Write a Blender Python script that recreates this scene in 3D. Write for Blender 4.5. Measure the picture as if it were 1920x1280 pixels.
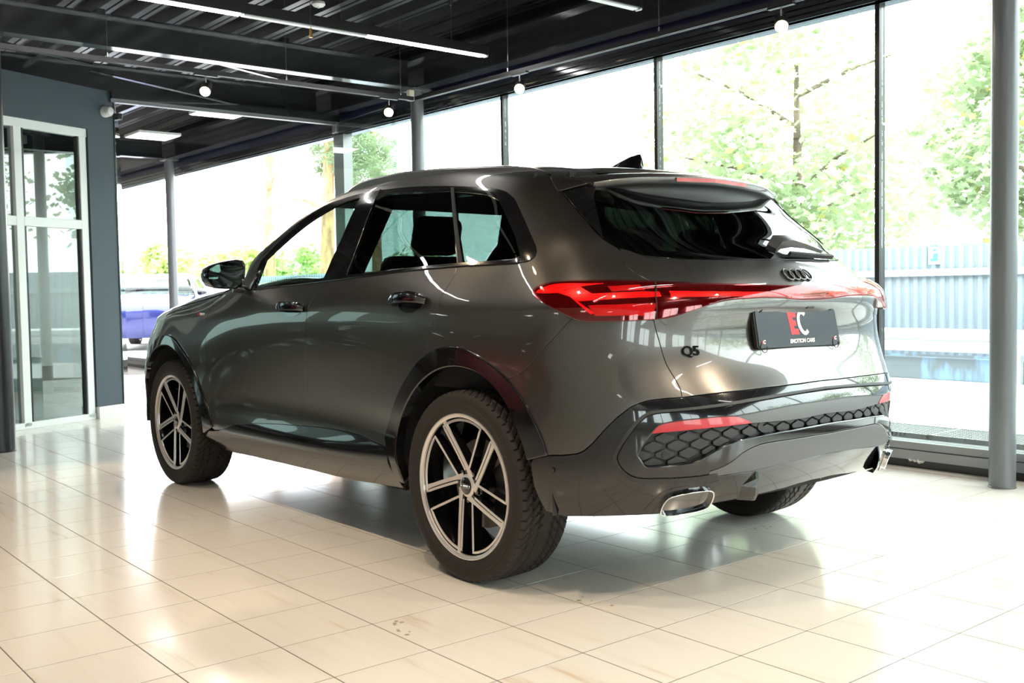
import bpy, bmesh, math, random
import numpy as np
from mathutils import Vector, Matrix
from mathutils.geometry import delaunay_2d_cdt
random.seed(7); rng = np.random.default_rng(7)
for _o in list(bpy.data.objects): bpy.data.objects.remove(_o)
scn = bpy.context.scene
COL = scn.collection
PI = math.pi
# ------------------------------------------------------------------ camera
CAM_POS = (-3.106517, 3.266284, 1.105988)
CAM_R = (-0.640901, -0.767446, -0.016502)
CAM_U = (0.027312, -0.044281, 0.998646)
CAM_F = (0.767138, -0.639582, -0.049340)
cd = bpy.data.cameras.new('camera'); cd.sensor_width = 36.0; cd.lens = 1928.673 / 1920 * 36.0
cd.clip_start = .05; cd.clip_end = 300
cam = bpy.data.objects.new('camera', cd); COL.objects.link(cam)
cam.matrix_world = Matrix([[CAM_R[i], CAM_U[i], -CAM_F[i], CAM_POS[i]] for i in range(3)] + [[0, 0, 0, 1]])
cd.dof.use_dof = True; cd.dof.focus_distance = 4.6; cd.dof.aperture_fstop = 7.0
scn.camera = cam
# ------------------------------------------------------------------ world, exposure
scn.view_settings.view_transform = 'Standard'; scn.view_settings.look = 'None'
scn.view_settings.exposure = 0.0; scn.view_settings.gamma = 1.0; scn.view_settings.use_curve_mapping = False
world = bpy.data.worlds.new('overcast_sky'); scn.world = world; world.use_nodes = True
bg = world.node_tree.nodes['Background']; bg.inputs['Color'].default_value = (.93, .97, 1.0, 1); bg.inputs['Strength'].default_value = 11.5
SPOT_W = 180.0; LED_E = 32.0
# ------------------------------------------------------------------ materials
MATS = {}
def nm(m): return m.node_tree.nodes, m.node_tree.links
def mat(name, col, rough=.5, metal=0., coat=0., coatr=.03, spec=.5, emit=None, es=0., trans=0.):
    m = bpy.data.materials.new(name); m.use_nodes = True
    b = m.node_tree.nodes['Principled BSDF']
    b.inputs['Base Color'].default_value = (*col, 1); b.inputs['Roughness'].default_value = rough; b.inputs['Metallic'].default_value = metal
    b.inputs['Coat Weight'].default_value = coat; b.inputs['Coat Roughness'].default_value = coatr; b.inputs['Specular IOR Level'].default_value = spec
    if emit: b.inputs['Emission Color'].default_value = (*emit, 1); b.inputs['Emission Strength'].default_value = es
    MATS[name] = m; return m
def noise_mix(m, c1, c2, scale=(5, 5, 5), detail=4, lo=.4, hi=.65, rough_var=None, bump=0., coord='Object'):
    N, L = nm(m); b = N['Principled BSDF']
    tc = N.new('ShaderNodeTexCoord'); mp = N.new('ShaderNodeMapping'); mp.inputs['Scale'].default_value = scale
    nz = N.new('ShaderNodeTexNoise'); nz.inputs['Scale'].default_value = 1; nz.inputs['Detail'].default_value = detail
    cr = N.new('ShaderNodeValToRGB'); cr.color_ramp.elements[0].position = lo; cr.color_ramp.elements[1].position = hi
    cr.color_ramp.elements[0].color = (*c1, 1); cr.color_ramp.elements[1].color = (*c2, 1)
    L.new(tc.outputs[coord], mp.inputs[0]); L.new(mp.outputs[0], nz.inputs['Vector']); L.new(nz.outputs['Fac'], cr.inputs[0]); L.new(cr.outputs[0], b.inputs['Base Color'])
    if bump:
        bp = N.new('ShaderNodeBump'); bp.inputs['Strength'].default_value = bump; bp.inputs['Distance'].default_value = .01
        L.new(nz.outputs['Fac'], bp.inputs['Height']); L.new(bp.outputs[0], b.inputs['Normal'])
    return m
def glass(name, tint, refl=1.0, ior=1.5, rough=0.0):
    m = bpy.data.materials.new(name); m.use_nodes = True; N, L = nm(m)
    for n in list(N):
        if n.type != 'OUTPUT_MATERIAL': N.remove(n)
    out = [n for n in N if n.type == 'OUTPUT_MATERIAL'][0]
    tr = N.new('ShaderNodeBsdfTransparent'); tr.inputs[0].default_value = (*tint, 1)
    gl = N.new('ShaderNodeBsdfGlossy'); gl.inputs['Roughness'].default_value = rough; gl.inputs[0].default_value = (refl, refl, refl, 1)
    # Schlick reflectance from the angle of view to the pane, the same on both of its faces
    f0 = ((ior-1)/(ior+1))**2; ge = N.new('ShaderNodeNewGeometry'); dt = N.new('ShaderNodeVectorMath'); dt.operation = 'DOT_PRODUCT'
    L.new(ge.outputs['Normal'], dt.inputs[0]); L.new(ge.outputs['Incoming'], dt.inputs[1])
    def mth(op, a, b=None):
        n = N.new('ShaderNodeMath'); n.operation = op
        for i, v in enumerate((a, b)):
            if v is None: continue
            if hasattr(v, 'default_value'): L.new(v, n.inputs[i])
            else: n.inputs[i].default_value = v
        return n.outputs[0]
    ab = mth('ABSOLUTE', dt.outputs['Value']); om = mth('SUBTRACT', 1.0, ab); fr = mth('MULTIPLY', mth('POWER', om, 5.0), 1-f0); fr = mth('ADD', fr, f0)
    mx = N.new('ShaderNodeMixShader'); L.new(fr, mx.inputs[0]); L.new(tr.outputs[0], mx.inputs[1]); L.new(gl.outputs[0], mx.inputs[2]); L.new(mx.outputs[0], out.inputs[0])
    MATS[name] = m; return m
def build_mats():
    p = mat('paint', (.115, .108, .100), .3, .9, 1.0, .008)
    N, L = nm(p); b = N['Principled BSDF']
    tc = N.new('ShaderNodeTexCoord'); v = N.new('ShaderNodeTexVoronoi'); v.inputs['Scale'].default_value = 1400
    mr = N.new('ShaderNodeMapRange'); mr.inputs[3].default_value = .24; mr.inputs[4].default_value = .35
    L.new(tc.outputs['Object'], v.inputs['Vector']); L.new(v.outputs['Distance'], mr.inputs[0]); L.new(mr.outputs[0], b.inputs['Roughness'])
    mat('paint_red', (.35, .012, .015), .3, .3, 1.0, .02)
    mat('paint_blue', (.02, .028, .15), .3, .4, 1.0, .03)
    mat('gloss_black', (.006, .006, .007), .12, 0, 1.0, .01, .3)
    mat('dark_shell', (.004, .004, .004), .8)
    mat('matte_black', (.018, .018, .019), .55)
    mat('satin_grey', (.10, .10, .105), .42, .2)
    mat('wiper_grey', (.045, .045, .047), .38); mat('grille_black', (.022, .022, .023), .48)
    mat('badge_black', (.008, .008, .009), .12, .2, .6)
    mat('badge_grey', (.10, .105, .10), .2, .9)
    glass('glass_dark', (.055, .075, .07)); glass('glass_green', (.70, .86, .80)); glass('glass_clear', (.90, .955, .94))
    glass('glass_rear', (.045, .065, .058)); glass('glass_tint', (.35, .42, .40)); glass('glass_mirror_room', (.55, .62, .60), ior=1.9)
    mat('chrome', (.75, .75, .74), .06, 1.0); mat('chrome_dark', (.16, .16, .165), .1, 1.0)
    mat('mirror_glass', (.85, .88, .88), .01, 1.0)
    t = mat('tyre', (.018, .015, .0125), .62, 0, 0, .1, .35)
    mat('rim_black', (.006, .006, .007), .1, .3, .8, .03); mat('rim_silver', (.74, .70, .67), .28, .7); mat('rail_satin', (.22, .215, .22), .3, .6)
    mat('brake_steel', (.32, .30, .28), .35, 1.0); mat('caliper', (.02, .02, .022), .4)
    mat('lens_red', (.42, .004, .006), .08, 0, 1.0, .02); mat('lens_dark', (.045, .001, .002), .1, 0, 1.0, .02)
    mat('light_red', (.80, .012, .015), .3, 0, .5, .05, emit=(1, .015, .015), es=.18)
    glass('lens_clear_red', (1.0, .42, .42), ior=1.5)
    mat('reflector_red', (.42, .010, .015), .3, 0, .5, .05)
    mat('seat_black', (.012, .012, .013), .75); mat('trim_light', (.35, .34, .32), .7); mat('interior_dark', (.008, .008, .008), .8)
    mat('plate_black', (.012, .012, .014), .22, 0, .6, .1); mat('white_print', (.82, .82, .82), .5); mat('red_print', (.55, .02, .03), .5)
    # room
    tl = mat('tile_cream', (.70, .63, .54), .16, 0, .25, .08, .5)
    N, L = nm(tl); b = N['Principled BSDF']
    tc = N.new('ShaderNodeTexCoord'); oi = N.new('ShaderNodeObjectInfo')
    geo = N.new('ShaderNodeNewGeometry')
    ad = N.new('ShaderNodeVectorMath'); ad.operation = 'MULTIPLY_ADD'; ad.inputs[1].default_value = (1.1, 11.0, 1.0)
    cb = N.new('ShaderNodeCombineXYZ'); ml = N.new('ShaderNodeMath'); ml.operation = 'MULTIPLY'; ml.inputs[1].default_value = 57.0
    L.new(oi.outputs['Random'], ml.inputs[0]); L.new(ml.outputs[0], cb.inputs[0]); L.new(ml.outputs[0], cb.inputs[1])
    L.new(geo.outputs['Position'], ad.inputs[0]); L.new(cb.outputs[0], ad.inputs[2])
    nz = N.new('ShaderNodeTexNoise'); nz.inputs['Scale'].default_value = 1.2; nz.inputs['Detail'].default_value = 5; nz.inputs['Roughness'].default_value = .55
    L.new(ad.outputs[0], nz.inputs['Vector'])
    cr = N.new('ShaderNodeValToRGB'); e = cr.color_ramp.elements
    e[0].position = .26; e[0].color = (.62, .50, .38, 1); e[1].position = .46; e[1].color = (.76, .70, .625, 1)
    x = cr.color_ramp.elements.new(.36); x.color = (.73, .665, .58, 1)
    L.new(nz.outputs['Fac'], cr.inputs[0])
    nz2 = N.new('ShaderNodeTexNoise'); nz2.inputs['Scale'].default_value = .35; nz2.inputs['Detail'].default_value = 2
    L.new(geo.outputs['Position'], nz2.inputs['Vector'])
    hs = N.new('ShaderNodeMapRange'); hs.inputs[1].default_value = .3; hs.inputs[2].default_value = .7; hs.inputs[3].default_value = .95; hs.inputs[4].default_value = 1.03
    L.new(nz2.outputs['Fac'], hs.inputs[0])
    mx = N.new('ShaderNodeVectorMath'); mx.operation = 'SCALE'; L.new(cr.outputs[0], mx.inputs[0]); L.new(hs.outputs[0], mx.inputs['Scale']); L.new(mx.outputs[0], b.inputs['Base Color'])
    rr = N.new('ShaderNodeMapRange'); rr.inputs[3].default_value = .12; rr.inputs[4].default_value = .22; L.new(nz2.outputs['Fac'], rr.inputs[0]); L.new(rr.outputs[0], b.inputs['Roughness'])
    mat('grout', (.11, .09, .075), .8)
    mat('steel_dark', (.024, .026, .029), .14, 0, .8, .10)
    mat('deck_dark', (.030, .032, .035), .30, .3)
    mat('blue_band', (.012, .014, .05), .35)
    mat('column_grey', (.15, .16, .17), .3, .2); mat('column_dark', (.012, .013, .014), .3)
    mat('frame_grey', (.24, .245, .25), .3, .4); mat('frame_black', (.012, .012, .012), .3)
    mat('wall_slate', (.055, .072, .088), .65); mat('plinth_white', (.72, .70, .66), .4)
    mat('door_white', (.78, .79, .77), .35); mat('wall_dark', (.035, .036, .038), .6); mat('wall_pale', (.55, .53, .50), .6)
    mat('rail_track', (.05, .05, .052), .35, .6); mat('lamp_body', (.015, .015, .015), .35); mat('wire', (.35, .35, .35), .3, 1)
    mat('led', (1, 1, 1), .5, emit=(1, .98, .95), es=LED_E); mat('led_off', (.75, .76, .77), .35, emit=(1, 1, 1), es=.0)
    mat('panel_light', (1, 1, 1), .5, emit=(1, .98, .95), es=9.0)
    mat('bulb', (1, .9, .7), .5, emit=(1, .78, .48), es=160.0)
    mat('brass', (.6, .35, .08), .3, 1); mat('plastic_white', (.75, .74, .72), .4)
    mat('plastic_cream', (.72, .68, .52), .5)
    mat('rubber', (.015, .015, .015), .7); mat('bracket_steel', (.5, .5, .5), .25, 1)
    # outside
    g = mat('asphalt', (.55, .54, .52), .8); noise_mix(g, (.46, .45, .43), (.60, .59, .57), (3, 3, 3), coord='Object')
    mat('fence_steel', (.27, .31, .355), .45, .1); mat('fence_rail', (.36, .40, .44), .45, .1)
    w = mat('fence_worn', (.2, .25, .3), .6); noise_mix(w, (.17, .19, .21), (.22, .33, .46), (5, 1, 1.3), 3, .52, .62)
    mat('guard_rail', (.62, .63, .62), .35, .5); mat('concrete', (.52, .51, .49), .8); mat('grating', (.30, .31, .31), .4, .8)
    mat('sign_white', (.85, .85, .85), .4); mat('sign_blue', (.10, .28, .55), .4)
    for n, c in (('leaf_maple', (.40, .47, .33)), ('leaf_yellow', (.60, .52, .25)), ('leaf_pine', (.20, .27, .16)), ('leaf_bush', (.40, .50, .20))):
        m = bpy.data.materials.new(n); m.use_nodes = True; N, L = nm(m); b = N['Principled BSDF']; out = [k for k in N if k.type == 'OUTPUT_MATERIAL'][0]
        b.inputs['Base Color'].default_value = (*c, 1); b.inputs['Roughness'].default_value = .5
        t = N.new('ShaderNodeBsdfTranslucent'); t.inputs[0].default_value = (c[0]*1.2, c[1]*1.2, c[2], 1)
        mx = N.new('ShaderNodeMixShader'); mx.inputs[0].default_value = .5; L.new(b.outputs[0], mx.inputs[1]); L.new(t.outputs[0], mx.inputs[2]); L.new(mx.outputs[0], out.inputs[0]); MATS[n] = m
    b = mat('bark', (.16, .12, .09), .9); noise_mix(b, (.12, .09, .07), (.26, .20, .15), (12, 12, 2), bump=.6)
    b = mat('bark_pine', (.42, .22, .10), .9); noise_mix(b, (.26, .14, .08), (.55, .30, .14), (8, 8, 2), bump=.6)
    mat('wood', (.45, .33, .2), .6); mat('box_card', (.48, .46, .42), .8)
build_mats()
# ------------------------------------------------------------------ helpers
def link(o, parent=None):
    COL.objects.link(o)
    if parent is not None: o.parent = parent
    return o
def tag(o, label=None, cat=None, group=None, kind=None):
    if label: o['label'] = label
    if cat: o['category'] = cat
    if group: o['group'] = group
    if kind: o['kind'] = kind
    return o
def empty(name, loc=(0, 0, 0), rz=0.):
    o = bpy.data.objects.new(name, None); o.location = loc; o.rotation_euler = (0, 0, rz); o.empty_display_size = .1
    return link(o)
def mesh_obj(name, V, Fc, m, parent=None, smooth=False, normals=None, mats=None, fm=None):
    me = bpy.data.meshes.new(name); me.from_pydata([tuple(v) for v in V], [], [tuple(f) for f in Fc])
    if mats:
        for x in mats: me.materials.append(MATS[x])
        if fm is not None: me.polygons.foreach_set('material_index', fm)
    elif m: me.materials.append(MATS[m] if isinstance(m, str) else m)
    if smooth or normals is not None: me.polygons.foreach_set('use_smooth', [True]*len(me.polygons))
    if normals is not None: me.normals_split_custom_set_from_vertices([tuple(n) for n in normals])
    me.update()
    return link(bpy.data.objects.new(name, me), parent)
class MB:
    def __init__(s): s.V = []; s.F = []
    def add(s, V, F):
        k = len(s.V); s.V += [tuple(v) for v in V]; s.F += [tuple(i+k for i in f) for f in F]; return s
    def box(s, a, b, bev=0.):
        (x0, y0, z0), (x1, y1, z1) = a, b
        if bev <= 0:
            return s.add([(x0,y0,z0),(x1,y0,z0),(x1,y1,z0),(x0,y1,z0),(x0,y0,z1),(x1,y0,z1),(x1,y1,z1),(x0,y1,z1)], [(0,3,2,1),(4,5,6,7),(0,1,5,4),(1,2,6,5),(2,3,7,6),(3,0,4,7)])
        bm = bmesh.new(); bmesh.ops.create_cube(bm, size=1)
        for v in bm.verts: v.co = Vector(((x0+x1)/2+v.co.x*(x1-x0), (y0+y1)/2+v.co.y*(y1-y0), (z0+z1)/2+v.co.z*(z1-z0)))
        bmesh.ops.bevel(bm, geom=bm.edges[:], offset=bev, segments=2, profile=.5, affect='EDGES')
        bm.verts.index_update(); s.add([v.co[:] for v in bm.verts], [[v.index for v in f.verts] for f in bm.faces]); bm.free(); return s
    def cyl(s, p, q, r, r2=None, n=16, cap=True):
        p = Vector(p); q = Vector(q); d = (q-p).normalized(); u = d.orthogonal().normalized(); v = d.cross(u); r2 = r if r2 is None else r2
        V = []
        for c, rr in ((p, r), (q, r2)):
            for i in range(n): a = 2*PI*i/n; V.append(c+u*math.cos(a)*rr+v*math.sin(a)*rr)
        F = [(i, (i+1) % n, n+(i+1) % n, n+i) for i in range(n)]
        if cap: F += [tuple(range(n-1, -1, -1)), tuple(range(n, 2*n))]
        return s.add(V, F)
    def tube(s, pts, r, n=8, cap=True):
        pts = [Vector(p) for p in pts]; V = []; F = []; u = None; m = len(pts)
        rr = r if hasattr(r, '__len__') else [r]*m
        for i, p in enumerate(pts):
            d = (pts[min(i+1, m-1)]-pts[max(i-1, 0)]).normalized()
            if u is None: u = d.orthogonal().normalized()
            u = (u-d*u.dot(d)).normalized(); v = d.cross(u)
            for k in range(n): a = 2*PI*k/n; V.append(p+(u*math.cos(a)+v*math.sin(a))*rr[i])
        for i in range(m-1):
            for k in range(n): F.append((i*n+k, i*n+(k+1) % n, (i+1)*n+(k+1) % n, (i+1)*n+k))
        if cap: F += [tuple(range(n-1, -1, -1)), tuple(range((m-1)*n, m*n))]
        return s.add(V, F)
    def sweep(s, pts, sec, up=(0, 0, 1), cap=True):
        # sec: list of (side, up) offsets, pts 3d
        pts = [Vector(p) for p in pts]; m = len(pts); n = len(sec); V = []; F = []; up = Vector(up)
        for i, p in enumerate(pts):
            d = (pts[min(i+1, m-1)]-pts[max(i-1, 0)]).normalized(); sd = d.cross(up).normalized(); u = sd.cross(d)
            k = sec[i] if isinstance(sec[0][0], (list, tuple)) else sec
            for a, b in k: V.append(p+sd*a+u*b)
        n = len(V)//m
        for i in range(m-1):
            for k in range(n): F.append((i*n+k, (i+1)*n+k, (i+1)*n+(k+1) % n, i*n+(k+1) % n))
        if cap: F += [tuple(range(n)), tuple(range((m-1)*n, m*n))[::-1]]
        return s.add(V, F)
    def lathe(s, prof, origin, axis='y', n=48, sgn=1):
        # prof: (offset along axis, radius)
        V = []; F = []; m = len(prof); o = Vector(origin)
        for i in range(n):
            a = 2*PI*i/n
            for (h, r) in prof:
                if axis == 'y': V.append((o.x+r*math.cos(a), o.y+sgn*h, o.z+r*math.sin(a)))
                elif axis == 'z': V.append((o.x+r*math.cos(a), o.y+r*math.sin(a), o.z+h))
                else: V.append((o.x+h, o.y+r*math.cos(a), o.z+r*math.sin(a)))
        for i in range(n):
            j = (i+1) % n
            for k in range(m-1): F.append((i*m+k, i*m+k+1, j*m+k+1, j*m+k))
        return s.add(V, F)
    def build(s, name, m, parent=None, smooth=False, auto=None):
        o = mesh_obj(name, s.V, s.F, m, parent, smooth)
        if auto:
            bm = bmesh.new(); bm.from_mesh(o.data); bmesh.ops.recalc_face_normals(bm, faces=bm.faces[:])
            for f in bm.faces: f.smooth = True
            for e in bm.edges:
                e.smooth = not (len(e.link_faces) == 2 and e.calc_face_angle(0) > math.radians(auto))
            bm.to_mesh(o.data); bm.free()
        return o
def struct(o): o['kind'] = 'structure'; return o
def copy_tree(o, parent=None):
    c = o.copy(); COL.objects.link(c); c.parent = parent
    for ch in o.children: copy_tree(ch, c)
    return c
def text_mesh(name, body, size, M, m, parent=None, ext=.0004, bold=0., align='CENTER', sx=1.):
    cu = bpy.data.curves.new(name, 'FONT'); cu.body = body; cu.size = size; cu.extrude = ext; cu.offset = bold; cu.align_x = align; cu.align_y = 'CENTER'
    o = bpy.data.objects.new(name, cu); COL.objects.link(o)
    bpy.context.view_layer.update()
    me = bpy.data.meshes.new_from_object(o.evaluated_get(bpy.context.evaluated_depsgraph_get()))
    bpy.data.objects.remove(o); me.materials.clear(); me.materials.append(MATS[m])
    me.transform(Matrix.Diagonal((sx, 1, 1, 1))); me.transform(M)
    me.name = name
    return link(bpy.data.objects.new(name, me), parent)
def frame(origin, xdir, ydir):
    x = Vector(xdir).normalized(); y = Vector(ydir); y = (y-x*y.dot(x)).normalized(); z = x.cross(y)
    return Matrix([[x[i], y[i], z[i], origin[i]] for i in range(3)] + [[0, 0, 0, 1]])
# ================================================================== ROOM
TILE = .33478; TA = -0.007395; TO = (-0.194498, 1.130837)
def tile_xy(i, j):
    c, s = math.cos(TA), math.sin(TA)
    return TO[0]+TILE*(i*c+j*s), TO[1]+TILE*(i*s-j*c)
fl = struct(MB().box((-14, -2.42, -.12), (24, 13, -.0005)).build('floor', 'grout'))
# tiles: the 300 that show largest are single pieces, the rest one joined piece
Y_IN = -2.47
def in_room(x, y): return -12 < x < 11.5 and y > Y_IN-.15 and y < 9
tiles = []
for i in range(-40, 45):
    for j in range(-35, 20):
        x, y = tile_xy(i+.5, j+.5)
        if not in_room(x, y): continue
        d = Vector((x, y, 0))-Vector(CAM_POS); zc = d.dot(Vector(CAM_F))
        px = 99999; a = 0
        if zc > .4:
            px = 1928.673*d.dot(Vector(CAM_R))/zc; py = 1928.673*d.dot(Vector(CAM_U))/zc
            if abs(px) < 1010 and -700 < py < 640: a = 1./zc**3
        tiles.append((a, x, y))
tiles.sort(key=lambda t: -t[0])
h = TILE/2-.0020; tb = MB().box((-h, -h, -.006), (h, h, 0), .0006)
# cut to 5 visible faces with a fine edge
tm = mesh_obj('tile', tb.V, tb.F, 'tile_cream'); tm_me = tm.data; bpy.data.objects.remove(tm)
for a, x, y in tiles[:300]:
    o = bpy.data.objects.new('floor_tile', tm_me); o.location = (x, y, 0); o.rotation_euler = (0, 0, TA); link(o, fl)
V = []; Fc = []
c, s = math.cos(TA), math.sin(TA)
for a, x, y in tiles[300:]:
    k = len(V)
    for q, zz in ((h, -.006), (h, -.0005), (h-.0006, 0)):
        for dx, dy in ((-q, -q), (q, -q), (q, q), (-q, q)): V.append((x+dx*c-dy*s, y+dx*s+dy*c, zz))
    Fc += [(k+8, k+9, k+10, k+11)]
    for r in (0, 4): Fc += [(k+r+e, k+r+(e+1) % 4, k+r+4+(e+1) % 4, k+r+4+e) for e in range(4)]
o = mesh_obj('floor_tiles_beyond', V, Fc, 'tile_cream', fl); o['kind'] = 'stuff'
# dirt specks on the tiles near the rear wheel
mat('dirt', (.34, .26, .18), .9)
for n_, (px_, py_), cnt, sp in (('floor_speck', (-0.238, 1.403), 5, .03), ('floor_speck', (-0.338, 1.437), 4, .05), ('floor_speck', (-0.503, 0.744), 6, .12), ('floor_speck', (-0.230, -0.619), 7, .1)):
    b = MB()
    for k in range(cnt):
        x = px_+rng.normal()*sp*.5; y = py_+rng.normal()*sp*.35; r = .003+.005*rng.random()
        b.add([(x+r*math.cos(2*PI*q/7)*(1+.4*rng.random()), y+r*math.sin(2*PI*q/7)*(1+.4*rng.random()), .0006) for q in range(7)]+[(x, y, .0014)], [(q, (q+1) % 7, 7) for q in range(7)])
    b.build(n_, 'dirt', fl)
# --- window wall (right), y about -2.5
YG = -2.52; HEAD = 2.80
X0, X1 = -10.4, 14.9
wr = struct(MB().box((X0, -2.60, HEAD), (X1, -2.44, 2.88)).build('wall_right', 'steel_dark'))
hb = MB()
for k, (y, z) in enumerate(((-2.435, 2.80), (-2.415, 2.832), (-2.40, 2.865))): hb.box((X0, y-.06, z), (X1, y, z+.026))
hb.build('head_profile', 'steel_dark', wr)
MB().box((X0, -2.56, 2.88), (X1, -2.44, 3.02)).build('fascia', 'blue_band', wr)
MB().box((X0, -2.60, 3.02), (X1, -2.42, 3.6)).build('upper_panel', 'steel_dark', wr)
sb = MB().box((X0, -2.58, .062), (X1, -2.45, .118)); sb.box((X0, -2.60, .122), (X1, -2.46, .165)); sb.build('sill', 'frame_grey', wr)
MB().box((X0, -2.57, -.005), (X1, -2.47, .062)).build('base_strip', 'frame_black', wr)
MB().box((X0, -2.47, -.006), (X1, -2.43, .012)).build('floor_trim', 'plinth_white', wr)
bl = MB()
for k_ in range(5):
    c_ = Vector((0.022, -2.465, 0.061))+Vector((rng.normal()*.018, .002, rng.normal()*.006)); bl.lathe([(-.014, .0), (-.010, .010), (.0, .016), (.010, .010), (.014, 0)], c_, 'z', 8)
bl.build('sealant_lump', 'plinth_white', wr)
MUL = [.305+1.795*k for k in range(-6, 4)]
for n_, x in enumerate(MUL[:-1]):
    w = struct(MB().box((x-.015, -2.560, .165), (x+.015, -2.495, HEAD)).build('window_%d' % (n_+1), 'frame_black'))
    MB().box((x+.015, -2.545, .165), (x+.024, -2.515, HEAD)).build('mullion_strip', 'frame_grey', w)
    MB().box((x+.03, YG-.006, .165), (x+1.795-.02, YG+.006, HEAD)).build('pane', 'glass_clear', w)
# --- columns
for n_, (x, y, m, r, lab) in enumerate(((-.555, -2.30, 'column_grey', .068, 'grey round steel column standing in front of the window at the right edge'), (4.90, -2.30, 'column_grey', .060, 'grey round steel column behind the car roof under the beam corner'),
        (10.9, -2.30, 'column_grey', .062, 'grey round steel column far behind the open glass doors'), (5.0, 1.36, 'column_dark', .095, 'black round column at the left edge beside the white framed door'))):
    r_ = empty('column', (x, y, 0)); tag(r_, lab, 'column', 'round steel columns')
    p = MB().lathe([(0, 0.), (0, r), (2.99, r), (2.99, 0)], (0, 0, 0), 'z', 40).build('shaft', m, r_, auto=40)
    MB().lathe([(0, r+.003), (.006, r+.004), (.008, r)], (0, 0, 0), 'z', 40).build('base_collar', m, r_, auto=40)
    MB().box((-.1, -.1, 2.975), (.1, .1, 2.992)).build('cap_plate', m, r_)
# --- ceiling: trapezoid steel deck
V = []; Fc = []; ZD = 3.46; pitch = .30; y = -3.2; k = 0
prof = []
while y < 9.2:
    prof += [(y, ZD+.085), (y+.11, ZD+.085), (y+.145, ZD), (y+.185, ZD), (y+.19, ZD+.012), (y+.20, ZD+.012), (y+.205, ZD), (y+.265, ZD)]; y += pitch
for (yy, zz) in prof: V += [(-11, yy, zz), (15.5, yy, zz)]
Fc = [(2*q, 2*q+1, 2*q+3, 2*q+2) for q in range(len(prof)-1)]
deck = struct(mesh_obj('ceiling', V, Fc, 'deck_dark'))
struct(MB().box((-11, -3.2, 3.62), (15.5, 9.3, 3.70)).build('roof_slab', 'steel_dark'))
# --- steel beams (I sections)
def ibeam(name, a, b, w, z0, z1, lab, axis):
    r_ = empty(name, (0, 0, 0)); tag(r_, lab, 'beam', 'steel ceiling beams')
    tf = .016
    for nm_, (c0, c1, za, zb) in (('lower_flange', (-w/2, w/2, z0, z0+tf)), ('upper_flange', (-w/2, w/2, z1-tf, z1)), ('web', (-.006, .006, z0+tf, z1-tf))):
        if axis == 'y': MB().box((a[0]+c0, a[1], za), (a[0]+c1, b[1], zb)).build(nm_, 'steel_dark', r_)
        else: MB().box((a[0], a[1]+c0, za), (b[0], a[1]+c1, zb)).build(nm_, 'steel_dark', r_)
    return r_
ibeam('beam', (4.90, -2.20), (4.90, 5.25), .13, 2.992, 3.232, 'black steel beam crossing the hall above the car bonnet', 'y')
ibeam('beam', (6.62, -2.20), (6.62, 1.9), .13, 2.995, 3.235, 'black steel beam above the open glass doors', 'y')
ibeam('beam', (10.9, -2.20), (10.9, 1.9), .13, 2.992, 3.232, 'black steel beam in the far room behind the glass doors', 'y')
ibeam('beam', (-.555, -2.20), (-.555, 5.25), .13, 2.992, 3.232, 'black steel beam crossing above the rear of the car', 'y')
ibeam('beam', (-10.8, -2.30), (14.6, -2.30), .15, 2.992, 3.262, 'long black steel beam running above the window wall', 'x')
# purlins between the beams
for n_, (yy, lab) in enumerate(((-1.0, 'dark steel joist above the doors nearest the windows'), (.55, 'dark steel joist above the slate coloured wall'))):
    r_ = empty('joist', (0, 0, 0)); tag(r_, lab, 'joist', 'joists')
    MB().box((4.97, yy-.03, 3.235), (10.8, yy+.03, 3.30)).build('joist_bar', 'steel_dark', r_)
def bar(name, p, q, w, th, m, lab, cat, grp):
    p = Vector(p); q = Vector(q)
    o = MB().sweep([p, q], [(-w/2, -th/2), (w/2, -th/2), (w/2, th/2), (-w/2, th/2)]).build(name, m); return tag(o, lab, cat, grp)
bar('brace', (4.95, 1.9, 3.02), (5.66, .42, 3.02), .05, .012, 'steel_dark', 'flat steel brace crossing under the ceiling at the far left', 'brace', 'diagonal braces')
bar('brace', (5.80, .38, 3.00), (6.72, -1.60, 3.00), .05, .012, 'steel_dark', 'flat steel brace running down to the glass door header', 'brace', 'diagonal braces')
bar('brace', (4.92, .54, 3.10), (5.65, -1.25, 3.10), .045, .012, 'steel_dark', 'thin flat brace behind the crossing beam', 'brace', 'diagonal braces')
# --- end wall with glass doors (x about 6.6)
we = struct(MB().box((6.55, -2.45, 2.93), (6.68, -.05, 2.995)).build('wall_front', 'steel_dark'))
MB().box((6.57, -2.45, 2.90), (6.63, -.05, 2.93)).build('door_head', 'frame_grey', we)
MB().box((6.50, -2.56, 0), (6.70, -2.45, 2.95)).build('corner_post', 'frame_grey', we)
def leaf(name, p, q, z1, lab):
    p = Vector((*p, 0)); q = Vector((*q, 0)); d = (q-p); L = d.length; r_ = empty(name, p, math.atan2(d.y, d.x)); tag(r_, lab, 'door', 'frameless glass doors')
    MB().box((0, -.005, .02), (L, .005, z1), .002).build('pane', 'glass_clear', r_)
    MB().box((0, -.012, z1-.10), (.09, .012, z1), .002).build('top_patch', 'bracket_steel', r_); MB().box((0, -.012, .015), (.10, .012, .11), .002).build('bottom_patch', 'bracket_steel', r_)
leaf('glass_door', (6.55, -2.36), (5.22, -2.27), 2.90, 'open frameless glass door beside the window wall')
leaf('glass_door', (6.64, -.10), (7.85, -.56), 2.88, 'open frameless glass door beside the slate wall')
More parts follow.
